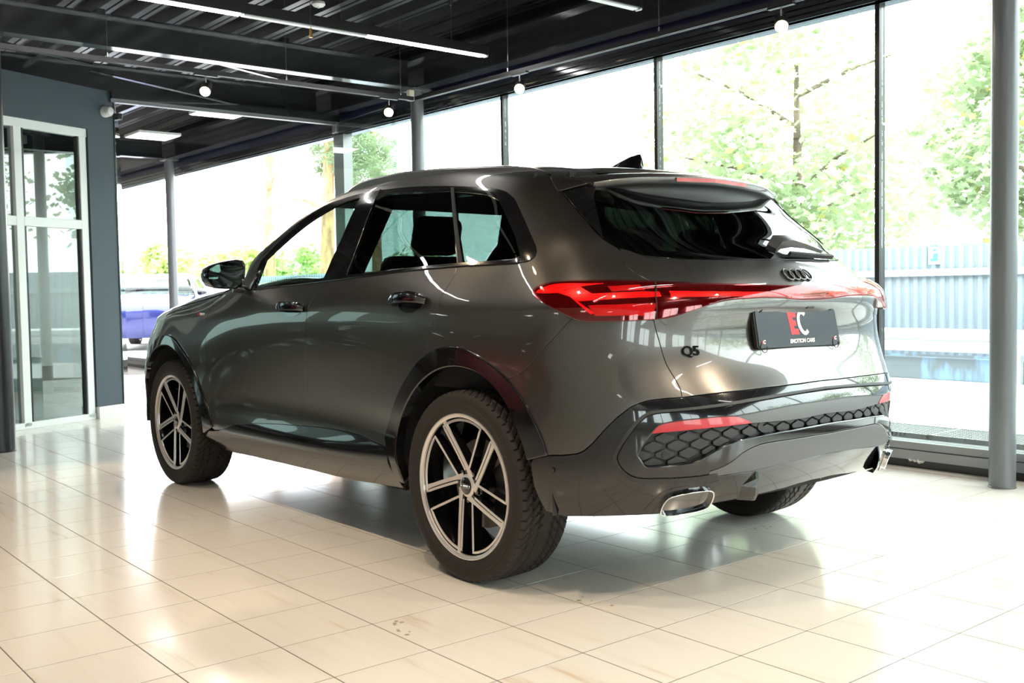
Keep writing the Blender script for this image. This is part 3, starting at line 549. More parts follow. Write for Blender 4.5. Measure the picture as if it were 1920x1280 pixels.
B = {'seamB': [(2.658,1.202),(2.665,1.189),(2.677,1.169),(2.7,1.148),(2.727,1.122),(2.74,1.084),(2.745,1.044),(2.752,.99),(2.756,.958),(2.76,.924),(2.765,.89),(2.772,.854),(2.779,.818),(2.787,.783),(2.796,.747),(2.807,.71),(2.818,.673),(2.831,.636),(2.854,.6),(2.875,.562),(2.883,.53),(2.88,.497),(2.864,.458),(2.845,.419),(2.83,.376),(2.838,.331),(2.856,.298),(2.88,.265)],
 'seamC': [(1.648,1.191),(1.642,1.158),(1.652,1.136),(1.665,1.113),(1.676,1.095),(1.685,1.075),(1.689,1.049),(1.694,1.022),(1.704,.989),(1.714,.956),(1.719,.931),(1.723,.906),(1.727,.881),(1.731,.856),(1.735,.832)],
 'seamF': [(3.83,1.144),(3.823,1.106),(3.867,1.069),(3.894,1.036),(3.89,.972),(3.882,.92),(3.876,.874),(3.874,.829),(3.872,.792),(3.871,.755),(3.87,.718),(3.87,.682),(3.872,.646),(3.875,.61),(3.879,.574),(3.88,.536),(3.875,.499),(3.864,.461),(3.854,.423),(3.854,.384)],
 'dlo': [(3.426,1.155,1),(3.362,1.168),(3.3,1.178),(3.238,1.187),(3.174,1.194),(3.102,1.2),(3.028,1.203),(2.952,1.204),(2.874,1.203),(2.796,1.202),(2.719,1.199),(2.643,1.196),(2.57,1.193),(2.499,1.19),(2.432,1.189),(2.367,1.188),(2.304,1.187),(2.243,1.187),(2.178,1.187),(2.114,1.188),(2.052,1.188),(1.991,1.188),(1.938,1.188),(1.886,1.188),(1.835,1.188),(1.786,1.188),(1.738,1.187),(1.691,1.187),(1.645,1.186),(1.594,1.186),(1.545,1.184),(1.497,1.183),(1.451,1.182),(1.407,1.182),(1.364,1.181),(1.321,1.181),(1.28,1.181),(1.24,1.183),(1.203,1.198),(1.199,1.218),(1.21,1.244),(1.233,1.281),(1.258,1.313),(1.291,1.343),(1.329,1.372),(1.375,1.403),(1.429,1.434),(1.518,1.464),(1.58,1.477),(1.638,1.486),(1.712,1.495),(1.784,1.503),(1.837,1.509),(1.891,1.516),(1.946,1.521),(2.001,1.527),(2.062,1.533),(2.124,1.539),(2.19,1.545),(2.259,1.551),(2.33,1.556),(2.417,1.561),(2.512,1.565),(2.62,1.568),(2.729,1.57),(2.852,1.572),(2.986,1.573),(3.141,1.574),(3.284,1.574),(3.38,1.572),(3.464,1.568),(3.545,1.564),(3.612,1.557),(3.664,1.545),(3.7,1.53),(3.727,1.513),(3.747,1.494),(3.763,1.476),(3.774,1.456),(3.78,1.436),(3.783,1.415),(3.782,1.392),(3.777,1.366),(3.776,1.338)],
 'glassF': [(3.394,1.17,1),(3.329,1.183),(3.264,1.194),(3.199,1.203),(3.132,1.209),(3.062,1.214),(2.982,1.217),(2.899,1.217),(2.816,1.216),(2.733,1.215,1),(2.779,1.239),(2.825,1.261),(2.867,1.282),(2.905,1.309),(2.925,1.338),(2.933,1.369),(2.936,1.397),(2.944,1.424),(2.956,1.449),(2.98,1.48),(3.018,1.511),(3.088,1.548,1),(3.191,1.545),(3.288,1.542),(3.373,1.536),(3.442,1.528),(3.49,1.515),(3.528,1.5),(3.566,1.485),(3.597,1.468),(3.622,1.448),(3.642,1.427),(3.654,1.408),(3.662,1.386),(3.668,1.364),(3.674,1.339),(3.681,1.314,1),(3.636,1.279),(3.577,1.245),(3.487,1.209)],
 'glassR': [(2.501,1.206,1),(2.437,1.204),(2.375,1.203),(2.316,1.202),(2.251,1.201),(2.188,1.2),(2.128,1.2),(2.069,1.199),(2.011,1.199),(1.95,1.199),(1.891,1.198),(1.833,1.198),(1.777,1.198),(1.736,1.198),(1.696,1.198),(1.656,1.198,1),(1.684,1.226),(1.718,1.256),(1.756,1.288),(1.794,1.319),(1.829,1.35),(1.86,1.38),(1.888,1.41),(1.917,1.439),(1.948,1.468),(1.98,1.499,1),(2.047,1.504),(2.116,1.51),(2.189,1.516),(2.253,1.521),(2.321,1.526),(2.392,1.531),(2.469,1.536),(2.562,1.54),(2.667,1.543),(2.787,1.547,1),(2.752,1.512),(2.734,1.481),(2.724,1.451),(2.719,1.423),(2.72,1.393),(2.722,1.361),(2.711,1.329),(2.68,1.299),(2.627,1.27),(2.561,1.239)],
 'glassQ': [(1.614,1.194,1),(1.574,1.194),(1.534,1.194),(1.494,1.194),(1.456,1.194),(1.416,1.193),(1.376,1.193),(1.338,1.194),(1.294,1.202,1),(1.306,1.224),(1.316,1.248),(1.327,1.272),(1.343,1.296),(1.377,1.327),(1.42,1.358),(1.47,1.388),(1.512,1.412),(1.559,1.434),(1.647,1.456),(1.728,1.468),(1.806,1.478),(1.872,1.486),(1.939,1.493,1),(1.906,1.462),(1.877,1.432),(1.848,1.402),(1.818,1.371),(1.784,1.34),(1.749,1.31),(1.71,1.28),(1.673,1.25),(1.641,1.221)],
 'barC': [(1.993,1.519,1),(1.966,1.516,1),(1.932,1.484),(1.901,1.455),(1.872,1.426),(1.843,1.398),(1.814,1.369),(1.782,1.339),(1.747,1.31),(1.709,1.279),(1.673,1.249),(1.641,1.22),(1.616,1.193,1),(1.64,1.193,1),(1.666,1.22),(1.699,1.25),(1.737,1.281),(1.776,1.311),(1.812,1.342),(1.843,1.371),(1.871,1.4),(1.899,1.429),(1.928,1.457),(1.958,1.486)],
 'archR_o': [(2.056,.32),(2.044,.352),(2.043,.381),(2.051,.409),(2.065,.437),(2.082,.465),(2.094,.494),(2.079,.532),(2.059,.567),(2.037,.602),(2.013,.636),(1.987,.668),(1.959,.7),(1.929,.731),(1.896,.762),(1.862,.791),(1.826,.819),(1.792,.841),(1.756,.86),(1.719,.877),(1.674,.89),(1.626,.898),(1.58,.901),(1.535,.9),(1.491,.894),(1.449,.883),(1.408,.869),(1.37,.852),(1.329,.833),(1.29,.812),(1.26,.793),(1.231,.773),(1.207,.754),(1.184,.736),(1.164,.716),(1.145,.691),(1.128,.665),(1.112,.639),(1.096,.612),(1.082,.585),(1.071,.555),(1.061,.525)],
 'archR_i': [(1.981,.301),(1.971,.331),(1.97,.359),(1.976,.387),(1.987,.422),(1.997,.457),(2.0,.492),(1.993,.526),(1.979,.555),(1.961,.583),(1.94,.61),(1.916,.637),(1.891,.664),(1.863,.69),(1.823,.724),(1.778,.754),(1.727,.782),(1.673,.804),(1.626,.817),(1.578,.824),(1.534,.826),(1.492,.823),(1.449,.816),(1.409,.804),(1.373,.787),(1.34,.767),(1.315,.749),(1.291,.729),(1.269,.709),(1.251,.688),(1.236,.666),(1.221,.643),(1.204,.617),(1.188,.591),(1.174,.565),(1.164,.544),(1.157,.523),(1.149,.501)],
 'archF_o': [(4.814,.699),(4.746,.755),(4.698,.794),(4.647,.83),(4.556,.87),(4.446,.882),(4.356,.874),(4.265,.848),(4.192,.811),(4.14,.782),(4.095,.753),(4.052,.714),(4.015,.675),(3.984,.64),(3.956,.603),(3.932,.568),(3.906,.532),(3.867,.49),(3.826,.448),(3.807,.388)],
 'archF_i': [(4.826,.609),(4.766,.666),(4.722,.718),(4.642,.777),(4.528,.813),(4.442,.822),(4.359,.817),(4.276,.793),(4.198,.757),(4.126,.707),(4.09,.676),(4.059,.644),(4.03,.609),(4.007,.573),(3.989,.535),(3.97,.496),(3.936,.44),(3.922,.391),(3.94,.34)],
 'sill_t': [(3.836,.368),(3.721,.378),(3.623,.401),(3.534,.424),(3.466,.434),(3.397,.441),(3.322,.448),(3.247,.454),(3.174,.459),(3.101,.464),(3.024,.469),(2.947,.472),(2.872,.476),(2.809,.479),(2.746,.482),(2.684,.485),(2.617,.486),(2.552,.487),(2.486,.487),(2.406,.486),(2.328,.482),(2.272,.476),(2.218,.468),(2.164,.46),(2.077,.452)],
 'sill_b': [(3.952,.292),(3.883,.281),(3.817,.27),(3.746,.262),(3.671,.259),(3.591,.26),(3.513,.261),(3.431,.261),(3.35,.26),(3.27,.26),(3.192,.26),(3.115,.26),(3.04,.259),(2.967,.259),(2.896,.258),(2.826,.258),(2.76,.256),(2.695,.255),(2.631,.254),(2.567,.254),(2.495,.254),(2.423,.256),(2.352,.258),(2.282,.261),(2.217,.263),(2.152,.266),(2.087,.27),(2.023,.273)],
 'bseam': [(.958,1.013),(.978,1.003),(.997,.986),(1.015,.967),(1.033,.95),(1.051,.933),(1.07,.916),(1.09,.898),(1.111,.879),(1.133,.857),(1.158,.835),(1.19,.816),(1.226,.799),(1.276,.783)],
 'tg_l': [(1.102,1.553),(1.08,1.502),(1.064,1.463),(1.036,1.435),(1.002,1.412),(.968,1.388),(.936,1.366),(.906,1.344),(.876,1.32),(.846,1.295),(.815,1.269),(.78,1.244),(.75,1.223),(.743,1.211),(.748,1.191),(.747,1.173),(.744,1.158),(.737,1.146),(.726,1.136),(.709,1.127),(.697,1.116),(.702,1.092),(.709,1.062),(.709,1.038),(.708,1.015),(.703,.992),(.696,.97),(.688,.948),(.68,.926),(.674,.904),(.668,.877),(.661,.851),(.651,.827),(.641,.803),(.633,.769),(.635,.739)],
 'rg_b': [(.741,1.22),(.705,1.21),(.684,1.201),(.666,1.195),(.648,1.191),(.617,1.188),(.585,1.185),(.555,1.184),(.524,1.183),(.492,1.182),(.458,1.182),(.428,1.181),(.396,1.181),(.362,1.181),(.328,1.181),(.292,1.181),(.255,1.181),(.217,1.182),(.177,1.182),(.135,1.182),(.092,1.182)],
 'tl_t': [(1.157,1.082,1),(1.156,1.091),(1.148,1.101),(1.124,1.108),(1.097,1.114),(1.067,1.117),(1.037,1.118),(1.007,1.119),(.978,1.12),(.951,1.12),(.925,1.12),(.897,1.12),(.87,1.12),(.845,1.12),(.82,1.12),(.793,1.119),(.766,1.119),(.739,1.118),(.716,1.116),(.694,1.115),(.671,1.113),(.648,1.111),(.624,1.109),(.597,1.108),(.569,1.106),(.541,1.105),(.512,1.104),(.482,1.102),(.451,1.101),(.42,1.099),(.387,1.098),(.353,1.097),(.316,1.096),(.277,1.094),(.236,1.094),(.195,1.093),(.151,1.092)],
 'tl_b': [(1.157,1.082),(1.151,1.075),(1.132,1.066),(1.096,1.05),(1.063,1.036),(1.032,1.024),(1.003,1.012),(.981,1.003),(.96,.996),(.926,.99),(.902,.989),(.88,.989),(.857,.989),(.834,.989),(.811,.99),(.788,.99),(.764,.991),(.74,.992),(.719,.993),(.698,.994),(.668,.997),(.641,1.003),(.619,1.009),(.596,1.016),(.573,1.022),(.55,1.028),(.526,1.034),(.5,1.04),(.47,1.045),(.437,1.048),(.406,1.05),(.374,1.051),(.341,1.052),(.306,1.053),(.271,1.053),(.23,1.053),(.187,1.052),(.143,1.05),(.097,1.048),(.049,1.047)],
 'blk_t': [(.634,.74),(.662,.739),(.69,.738),(.717,.735),(.743,.732),(.768,.725),(.8,.71),(.818,.697),(.834,.682),(.851,.666),(.866,.648),(.881,.631),(.896,.611),(.911,.591),(.922,.576),(.934,.562),(.956,.541),(.975,.534),(.995,.531),(1.017,.528),(1.04,.527),(1.065,.524),(1.093,.518),(1.123,.511)],
 'tgb': [(.634,.74),(.611,.742),(.587,.745),(.562,.747),(.536,.749),(.508,.75),(.478,.752),(.447,.753),(.416,.754),(.383,.755),(.349,.756),(.314,.757),(.278,.758),(.241,.758),(.203,.759),(.164,.76),(.124,.76),(.083,.761),(.04,.762),(-0.005,.762),(-0.052,.763)],
 'fr_o': [(-0.056,.738),(-0.004,.736),(.045,.735),(.092,.733),(.137,.731),(.175,.73),(.212,.728),(.248,.726),(.284,.724),(.318,.722),(.351,.72),(.383,.718),(.414,.715),(.444,.712),(.473,.71),(.501,.707),(.528,.704),(.556,.702),(.582,.7),(.608,.698),(.633,.696),(.658,.694),(.68,.693),(.702,.692),(.724,.689),(.744,.686),(.763,.679),(.792,.655),(.81,.632),(.826,.609),(.838,.59),(.848,.571),(.858,.552),(.869,.519),(.858,.485),(.843,.462),(.825,.443),(.809,.433),(.791,.428),(.768,.425),(.744,.422),(.72,.421),(.696,.42),(.672,.418),(.647,.417),(.622,.417),(.597,.417),(.574,.418),(.551,.42),(.527,.422)],
 'fr_i': [(-0.048,.726),(.004,.725),(.052,.724),(.098,.722),(.143,.72),(.181,.718),(.218,.716),(.254,.714),(.289,.711),(.323,.709),(.356,.706),(.388,.704),(.418,.701),(.448,.698),(.477,.696),(.505,.693),(.531,.691),(.558,.689),(.584,.687),(.61,.686),(.635,.684),(.659,.683),(.68,.682),(.701,.681),(.722,.679),(.741,.675),(.759,.668),(.784,.645),(.802,.622),(.818,.599),(.834,.574),(.848,.548),(.857,.519),(.847,.49),(.833,.471),(.817,.455),(.787,.44),(.765,.437),(.742,.435),(.72,.434),(.697,.432),(.673,.431),(.648,.43),(.623,.43),(.598,.43),(.575,.431),(.552,.434),(.528,.436)],
 'reflL': [(.748,.598,1),(.722,.626),(.696,.636),(.672,.64),(.648,.643),(.623,.645),(.598,.646),(.571,.648),(.544,.649),(.516,.65),(.487,.649),(.457,.647),(.422,.632),(.39,.612,1),(.418,.611),(.444,.611),(.47,.61),(.495,.609),(.52,.609),(.545,.608),(.568,.607),(.591,.606),(.614,.606),(.636,.604),(.659,.603),(.681,.602),(.703,.601),(.725,.6)],
 'grille': [(.748,.596,1),(.726,.598),(.703,.599),(.681,.601),(.659,.602),(.636,.603),(.614,.604),(.591,.606),(.568,.606),(.545,.607),(.52,.608),(.495,.608),(.47,.609),(.444,.61),(.418,.61),(.39,.611),(.358,.61),(.324,.609),(.288,.608),(.252,.606),(.215,.605),(.177,.605),(.138,.605),(.098,.607),(.056,.61),(.012,.611,1)],
 'grille_b': [(.014,.57,1),(.058,.57),(.099,.569),(.14,.568),(.178,.567),(.212,.566),(.244,.566),(.276,.565),(.307,.564),(.342,.562),(.376,.56),(.405,.558),(.433,.556),(.459,.552),(.489,.544),(.517,.533),(.543,.52),(.569,.506),(.593,.495),(.618,.486),(.651,.484),(.672,.483),(.694,.482),(.714,.482),(.741,.48),(.765,.483),(.784,.512),(.791,.526),(.783,.544),(.772,.561)],
 'satin_t': [(.458,.647),(.431,.65),(.403,.652),(.374,.654),(.344,.657),(.311,.66),(.276,.663),(.241,.666),(.204,.669),(.167,.671),(.122,.673),(.076,.673),(.028,.674),(-0.022,.674)],
 'matte_t': [(.558,.444,1),(.53,.451),(.494,.464),(.462,.484),(.438,.502),(.417,.512),(.394,.52),(.353,.529),(.319,.531),(.284,.532),(.248,.532),(.21,.532),(.172,.532),(.129,.532),(.085,.533),(.038,.532),(-0.011,.532,1)],
 'matte_b': [(-0.023,.448,1),(.018,.447),(.057,.446),(.095,.445),(.132,.444),(.167,.442),(.203,.44),(.238,.437),(.272,.435),(.304,.432),(.336,.43),(.367,.428),(.397,.426),(.426,.426),(.455,.425),(.482,.425),(.509,.424),(.535,.424),(.556,.424,1)],
 'dif_b': [(-0.081,.333),(-0.031,.336),(.016,.339),(.06,.34),(.099,.338),(.137,.336),(.173,.333),(.208,.33),(.242,.329),(.276,.327),(.308,.326),(.34,.325),(.374,.323),(.407,.322),(.439,.32),(.468,.319),(.496,.318),(.522,.316),(.548,.312),(.573,.304),(.598,.296),(.627,.295),(.656,.295),(.684,.296),(.712,.297),(.738,.297),(.764,.298),(.79,.298),(.816,.299),(.841,.299),(.867,.299),(.891,.299),(.916,.299),(.942,.299),(.967,.299),(.994,.298),(1.023,.296)],
 'exh_o': [(.771,.316),(.756,.333),(.741,.351),(.726,.367),(.711,.38),(.695,.388),(.671,.394),(.646,.397),(.622,.399),(.596,.399),(.57,.399),(.544,.4),(.513,.408),(.507,.391),(.518,.358),(.529,.337),(.541,.318),(.561,.292)],
 'exh': [(.719,.303),(.712,.339),(.694,.364),(.67,.372),(.645,.376),(.618,.379),(.591,.38),(.562,.38),(.542,.37),(.541,.342),(.555,.313),(.585,.303),(.609,.3),(.633,.298),(.656,.297),(.691,.297)],
 'astrip': [(3.776,1.338),(3.716,1.296),(3.663,1.256),(3.559,1.21),(3.426,1.155)],
 'tlA': [(1.143,1.087),(1.121,1.098),(1.084,1.107),(1.047,1.111),(1.01,1.112),(.978,1.112),(.947,1.111),(.918,1.11),(.89,1.11),(.862,1.109,1),(.89,1.106),(.918,1.103),(.947,1.1,1),(.983,1.094),(1.02,1.089,1),(.997,1.073),(.975,1.058),(.954,1.042),(.933,1.027),(.912,1.012,1),(.901,1.016,1),(.922,1.028),(.943,1.041),(.964,1.054),(.986,1.066),(1.011,1.074),(1.038,1.082,1),(1.068,1.082),(1.1,1.083)],
 'tlB': [(1.02,1.087,1),(.983,1.093),(.947,1.099,1),(.928,1.086),(.909,1.074,1),(.884,1.074),(.86,1.074),(.836,1.074),(.812,1.074),(.789,1.074),(.765,1.074),(.741,1.074),(.717,1.073),(.692,1.073,1),(.689,1.059,1),(.714,1.058),(.739,1.057),(.764,1.057),(.789,1.056),(.814,1.056),(.838,1.055),(.863,1.054),(.888,1.054),(.913,1.053),(.939,1.052),(.965,1.052,1),(.992,1.07)],
 'tlC': [(.923,1.038,1),(.898,1.039),(.874,1.039),(.849,1.039),(.825,1.039),(.801,1.04),(.776,1.04),(.752,1.04),(.728,1.04),(.703,1.041,1),(.711,1.023),(.719,1.006,1),(.745,1.006),(.77,1.006),(.796,1.007),(.821,1.007),(.846,1.007),(.871,1.007),(.897,1.007,1),(.91,1.022)],
 'tlD': [(.852,1.098,1),(.825,1.098),(.799,1.099),(.773,1.1),(.746,1.1,1),(.738,1.079,1),(.765,1.079),(.792,1.079),(.818,1.079),(.844,1.078,1)],
 'lbar': [(.658,1.075,1),(.632,1.074),(.606,1.074),(.58,1.073),(.553,1.072),(.525,1.072),(.496,1.072),(.466,1.071),(.435,1.071),(.403,1.071),(.37,1.07),(.336,1.07),(.3,1.07),(.264,1.07),(.226,1.069),(.188,1.068),(.148,1.068),(.106,1.066),(.077,1.058,1),(.123,1.058),(.166,1.058),(.208,1.058),(.249,1.058),(.289,1.058),(.327,1.058),(.364,1.058),(.4,1.058),(.434,1.058),(.467,1.058),(.5,1.057),(.528,1.057),(.555,1.057),(.581,1.057),(.607,1.057),(.632,1.056),(.657,1.056,1)],
 'wing': [(1.064,1.463,1),(1.003,1.474),(.938,1.485),(.877,1.496),(.822,1.508),(.769,1.522,1),(.793,1.478),(.819,1.442,1),(.825,1.411),(.829,1.383),(.831,1.356),(.829,1.329),(.823,1.299),(.812,1.266,1),(.843,1.295),(.874,1.32),(.906,1.344),(.936,1.366),(.968,1.388),(1.002,1.412),(1.034,1.436)]}
def cr(pts, closed=False, step=.015):
    # Catmull-Rom through the points; a third value marks a corner
    P = [np.array(p[:2], float) for p in pts]; cor = [len(p) > 2 for p in pts]; n = len(P); out = []
    rngi = range(n if closed else n-1)
    for i in rngi:
        p1, p2 = P[i], P[(i+1) % n]
        p0 = P[i-1] if (closed or i > 0) and not cor[i] else p1-(p2-p1)
        p3 = P[(i+2) % n] if (closed or i+2 < n) and not cor[(i+1) % n] else p2+(p2-p1)
        L = np.linalg.norm(p2-p1)
        if L < 1e-6: continue
        d0 = max(np.linalg.norm(p1-p0), 1e-6); d2 = max(np.linalg.norm(p3-p2), 1e-6)
        m1 = (p2-p0)/(d0+L)*L; m2 = (p3-p1)/(L+d2)*L
        k = max(1, int(math.ceil(L/step)))
        for q in range(k):
            t = q/k; t2, t3 = t*t, t*t*t
            out.append((2*t3-3*t2+1)*p1+(t3-2*t2+t)*m1+(-2*t3+3*t2)*p2+(t3-t2)*m2)
    if not closed: out.append(P[-1])
    return [tuple(p) for p in out]
def poly(*parts):
    # join open curves / point lists into one loop
    o = []
    for p in parts:
        for a in p:
            a = (float(a[0]), float(a[1]))
            if not o or (a[0]-o[-1][0])**2+(a[1]-o[-1][1])**2 > 4e-6: o.append(a)
    if (o[0][0]-o[-1][0])**2+(o[0][1]-o[-1][1])**2 < 4e-6: o.pop()
    return o
def sym(half):
    # half: left loop that starts and ends at s=0 -> full symmetric loop
    h = [(max(a, 0.), b) for a, b in half]
    return poly(h, [(-a, b) for a, b in h[::-1]])
def dens(loop, step=.015):
    o = []
    for i, a in enumerate(loop):
        b = loop[(i+1) % len(loop)]; L = math.dist(a, b); k = max(1, int(math.ceil(L/step)))
        for q in range(k): o.append((a[0]+(b[0]-a[0])*q/k, a[1]+(b[1]-a[1])*q/k))
    return o
def area(l): a = np.array(l); b = np.roll(a, -1, 0); return .5*float((a[:, 0]*b[:, 1]-a[:, 1]*b[:, 0]).sum())
def inset(loop, d):
    # loop counter clockwise; positive d shrinks
    a = np.array(loop); p = np.roll(a, 1, 0); n = np.roll(a, -1, 0)
    e1 = a-p; e2 = n-a; e1 /= np.maximum(np.linalg.norm(e1, axis=1), 1e-9)[:, None]; e2 /= np.maximum(np.linalg.norm(e2, axis=1), 1e-9)[:, None]
    n1 = np.stack([-e1[:, 1], e1[:, 0]], 1); n2 = np.stack([-e2[:, 1], e2[:, 0]], 1); m = n1+n2
    q = np.maximum((m*m).sum(1), .5)
    return [tuple(v) for v in a+m/q[:, None]*2*d*.5*2*.5*2*.5]
def pip(pts, loop):
    p = np.asarray(pts, float); l = np.array(loop); x, y = p[:, 0], p[:, 1]; r = np.zeros(len(p), bool)
    x0, y0 = l[:, 0], l[:, 1]; x1, y1 = np.roll(x0, -1), np.roll(y0, -1)
    dy = np.where(y1 == y0, 1e-12, y1-y0)
    for i in range(0, len(p), 2000):
        X, Y = x[i:i+2000, None], y[i:i+2000, None]
        r[i:i+2000] = (((y0 > Y) != (y1 > Y)) & (X < x0+(Y-y0)*(x1-x0)/dy)).sum(1) % 2 == 1
    return r
def pdist(pts, loop):
    p = np.asarray(pts, float); l = np.array(loop); best = np.full(len(p), 9.)
    a = l; b = np.roll(l, -1, 0)
    for u, v in zip(a, b):
        d = v-u; L = max(d@d, 1e-12); t = np.clip(((p-u)@d)/L, 0, 1); best = np.minimum(best, np.linalg.norm(p-u-t[:, None]*d, axis=1))
    return best
SURF = (surf, normal)
def fill(loops, h):
    """triangulate the area inside loops[0] minus loops[1:] with inner points every h"""
    V = []; E = []
    for l in loops:
        k = len(V); V += l; E += [(k+i, k+(i+1) % len(l)) for i in range(len(l))]
    a = np.array(loops[0]); lo, hi = a.min(0), a.max(0)
    gx = np.arange(lo[0]+h*.5, hi[0], h); gy = np.arange(lo[1]+h*.5, hi[1], h)
    if len(gx) and len(gy):
        X, Y = np.meshgrid(gx, gy); X[1::2] += h*.5; g = np.stack([X.ravel(), Y.ravel()], 1)
        ok = pip(g, loops[0])
        for l in loops[1:]: ok &= ~pip(g, l)
        g = g[ok]
        if len(g):
            d = np.full(len(g), 9.)
            for l in loops: d = np.minimum(d, pdist(g, l))
            V = V+[tuple(v) for v in g[d > h*.45]]
    r = delaunay_2d_cdt([Vector(v) for v in V], E, [], 0, 1e-7)
    P = np.array([v[:] for v in r[0]]); T_ = [tuple(t) for t in r[2]]
    c = P[np.array(T_)].mean(1); ok = pip(c, loops[0])
    for l in loops[1:]: ok &= ~pip(c, l)
    return P, [t for t, o in zip(T_, ok) if o]
def panel(name, loops, m, parent, off=0., depth=.012, bev=.0018, gap=.0, h=.028, crown=None, side=1, sf=None, offf=None):
    """a skin panel on the body: loops in (s,t); edges rounded and folded inwards"""
    srf, nrm = sf or SURF
    L0 = []; L1 = []
    for i, l in enumerate(loops):
        l = dens(l, min(.02, h))
        if (area(l) < 0): l = l[::-1]
        sg = 1 if i == 0 else -1
        if gap: l = inset(l, gap*sg)
        L0.append(l); L1.append(inset(l, bev*sg))
    P, Tr = fill(L1, h)
    def at(st, o):
        st = np.array(st); ss, tt = st[:, 0]*side, st[:, 1]
        n = nrm(ss, tt); dd = o if offf is None else o+offf(st)
        return srf(ss, tt)+n*(dd[:, None] if hasattr(dd, '__len__') else dd), n
    walls = set()
    X, Nn = at(P, off); V = [X]; NN = [Nn]; F_ = [t[::-1] if side > 0 else t for t in Tr]; base = len(X)
    for l0, l1 in zip(L0, L1):
        n = len(l0)
        a, na = at(l1, off); b, nb = at(l0, off-bev*.75); c_, nc = at(l0, off-bev*.75); d, nd = at(l0, off-max(depth, bev*1.2))
        l0a = np.array(l0); pr = np.roll(b, 1, 0); nx = np.roll(b, -1, 0); tg = nx-pr; ou = np.cross(tg, nb) if side > 0 else np.cross(nb, tg)
        ou /= np.maximum(np.linalg.norm(ou, axis=1), 1e-9)[:, None]
        if l0 is not L0[0]: pass
        # choose outward sign by geometry
        cen = a-b; sgn = np.where((ou*cen).sum(1) > 0, -1, 1)[:, None]; ou = ou*sgn
        mid = nb*.75+ou*.66; mid /= np.linalg.norm(mid, axis=1)[:, None]
        V += [a, b, c_, d]; NN += [na, mid, ou, ou]
        k = base
        for i in range(n):
            j = (i+1) % n
            q1 = (k+i, k+j, k+n+j, k+n+i); q2 = (k+2*n+i, k+2*n+j, k+3*n+j, k+3*n+i)
            rev = (l0 is L0[0]) == (side > 0)
            F_ += [q1[::-1] if not rev else q1, q2[::-1] if not rev else q2]; walls.add(len(F_)-1)
        base += 4*n
    X = np.concatenate(V); Nn = np.concatenate(NN)
    if m == 'paint': return mesh_obj(name, X, F_, None, parent, normals=Nn, mats=['paint', 'dark_shell'], fm=[1 if i in walls else 0 for i in range(len(F_))])
    return mesh_obj(name, X, F_, m, parent, normals=Nn)
def both(name, loops, m, parent, **k):
    a = panel(name, loops, m, parent, side=1, **k); b = panel(name, loops, m, parent, side=-1, **k); return a, b
def S3(s, t, off=0.):
    return Vector((surf([s], [t])+normal([s], [t])*off)[0])
def C_(n, **k): return cr(B[n], **k)
car = empty('car'); tag(car, 'dark grey sport utility vehicle parked on the cream tiled floor', 'car')
SEND = float(S[-1])
# ---------- curves
seamB = C_('seamB'); seamC = C_('seamC'); seamF = C_('seamF'); dlo = C_('dlo'); astrip = C_('astrip')
aRo = C_('archR_o'); aRi = C_('archR_i'); aFi = cr([(4.852, .42), (4.848, .52)]+B['archF_i']); aFo = cr([(4.93, .42), (4.925, .56), (4.86, .68)]+B['archF_o'])
sil_t = C_('sill_t'); sil_b = C_('sill_b')
def near(c, p): return min(range(len(c)), key=lambda i: math.dist(c[i], p))
def cut(c, p, q):
    i, j = near(c, p), near(c, q); return c[i:j+1] if i <= j else c[j:i+1][::-1]
def mid(a, b, w=.5):
    # curve between two curves (resampled)
    A = np.array(a); Bb = np.array(b)
    def rs(Z, n=60):
        L = np.r_[0, np.cumsum(np.linalg.norm(np.diff(Z, axis=0), axis=1))]; q = np.linspace(0, L[-1], n)
        return np.stack([np.interp(q, L, Z[:, 0]), np.interp(q, L, Z[:, 1])], 1)
    return [tuple(v) for v in rs(A)*(1-w)+rs(Bb)*w]
aR = mid(aRi, aRo, .35); aF = mid(aFi, aFo, .35)
tg_l = C_('tg_l'); rg_b = C_('rg_b'); bse = C_('bseam')
SB = .44
sw_edge = [(3.93, 1.19), (3.90, 1.25), (3.90, 1.33), (3.91, 1.41), (3.93, 1.52), (3.93, 1.60), (3.90, 1.645)]
# ---------- painted side panels
fd = poly(cut(seamF, (3.83, 1.12), (3.86, .40)), cut(sil_t, (3.80, .375), (2.86, .475)), cut(seamB, (2.88, .48), (2.67, 1.20))[::1], cut(dlo, (2.645, 1.196), (3.42, 1.156)), [(3.60, 1.158), (3.78, 1.15)])
both('front_door', [fd], 'paint', car, gap=.0024, depth=.02)
rd = poly(cut(seamB, (2.67, 1.195), (2.88, .48)), cut(sil_t, (2.86, .475), (2.09, .455)), cut(aR, (2.04, .47), (1.70, .84)), cut(seamC, (1.734, .84), (1.65, 1.187)), cut(dlo, (1.65, 1.187), (2.64, 1.195)))
both('rear_door', [rd], 'paint', car, gap=.0024, depth=.02)
qp = poly(cut(seamC, (1.73, .84), (1.65, 1.187)), dlo[near(dlo, (1.644, 1.186)):], astrip[1:], [(3.62, 1.160), (3.80, 1.165), (3.93, 1.19)], cr(sw_edge), [(3.6, 1.648), (2.6, 1.648), (1.7, 1.645), (1.32, 1.62), (1.22, 1.59)], cut(tg_l, (1.153, 1.551), (.704, .992)), [(.80, 1.0), (.90, 1.008)], bse, cut(aR, (1.25, .77), (1.71, .84)))
both('quarter_panel', [qp], 'paint', car, gap=.0024, depth=.02, h=.026)
ff = poly(cut(seamF, (3.83, 1.12), (3.86, .40)), cut(aF, (3.86, .40), (4.90, .45)), [(4.95, .45), (4.97, .70), (4.93, .90), (4.90, 1.02), (4.60, 1.055), (4.2, 1.085)])
both('front_fender', [ff], 'paint', car, gap=.0024, depth=.02)
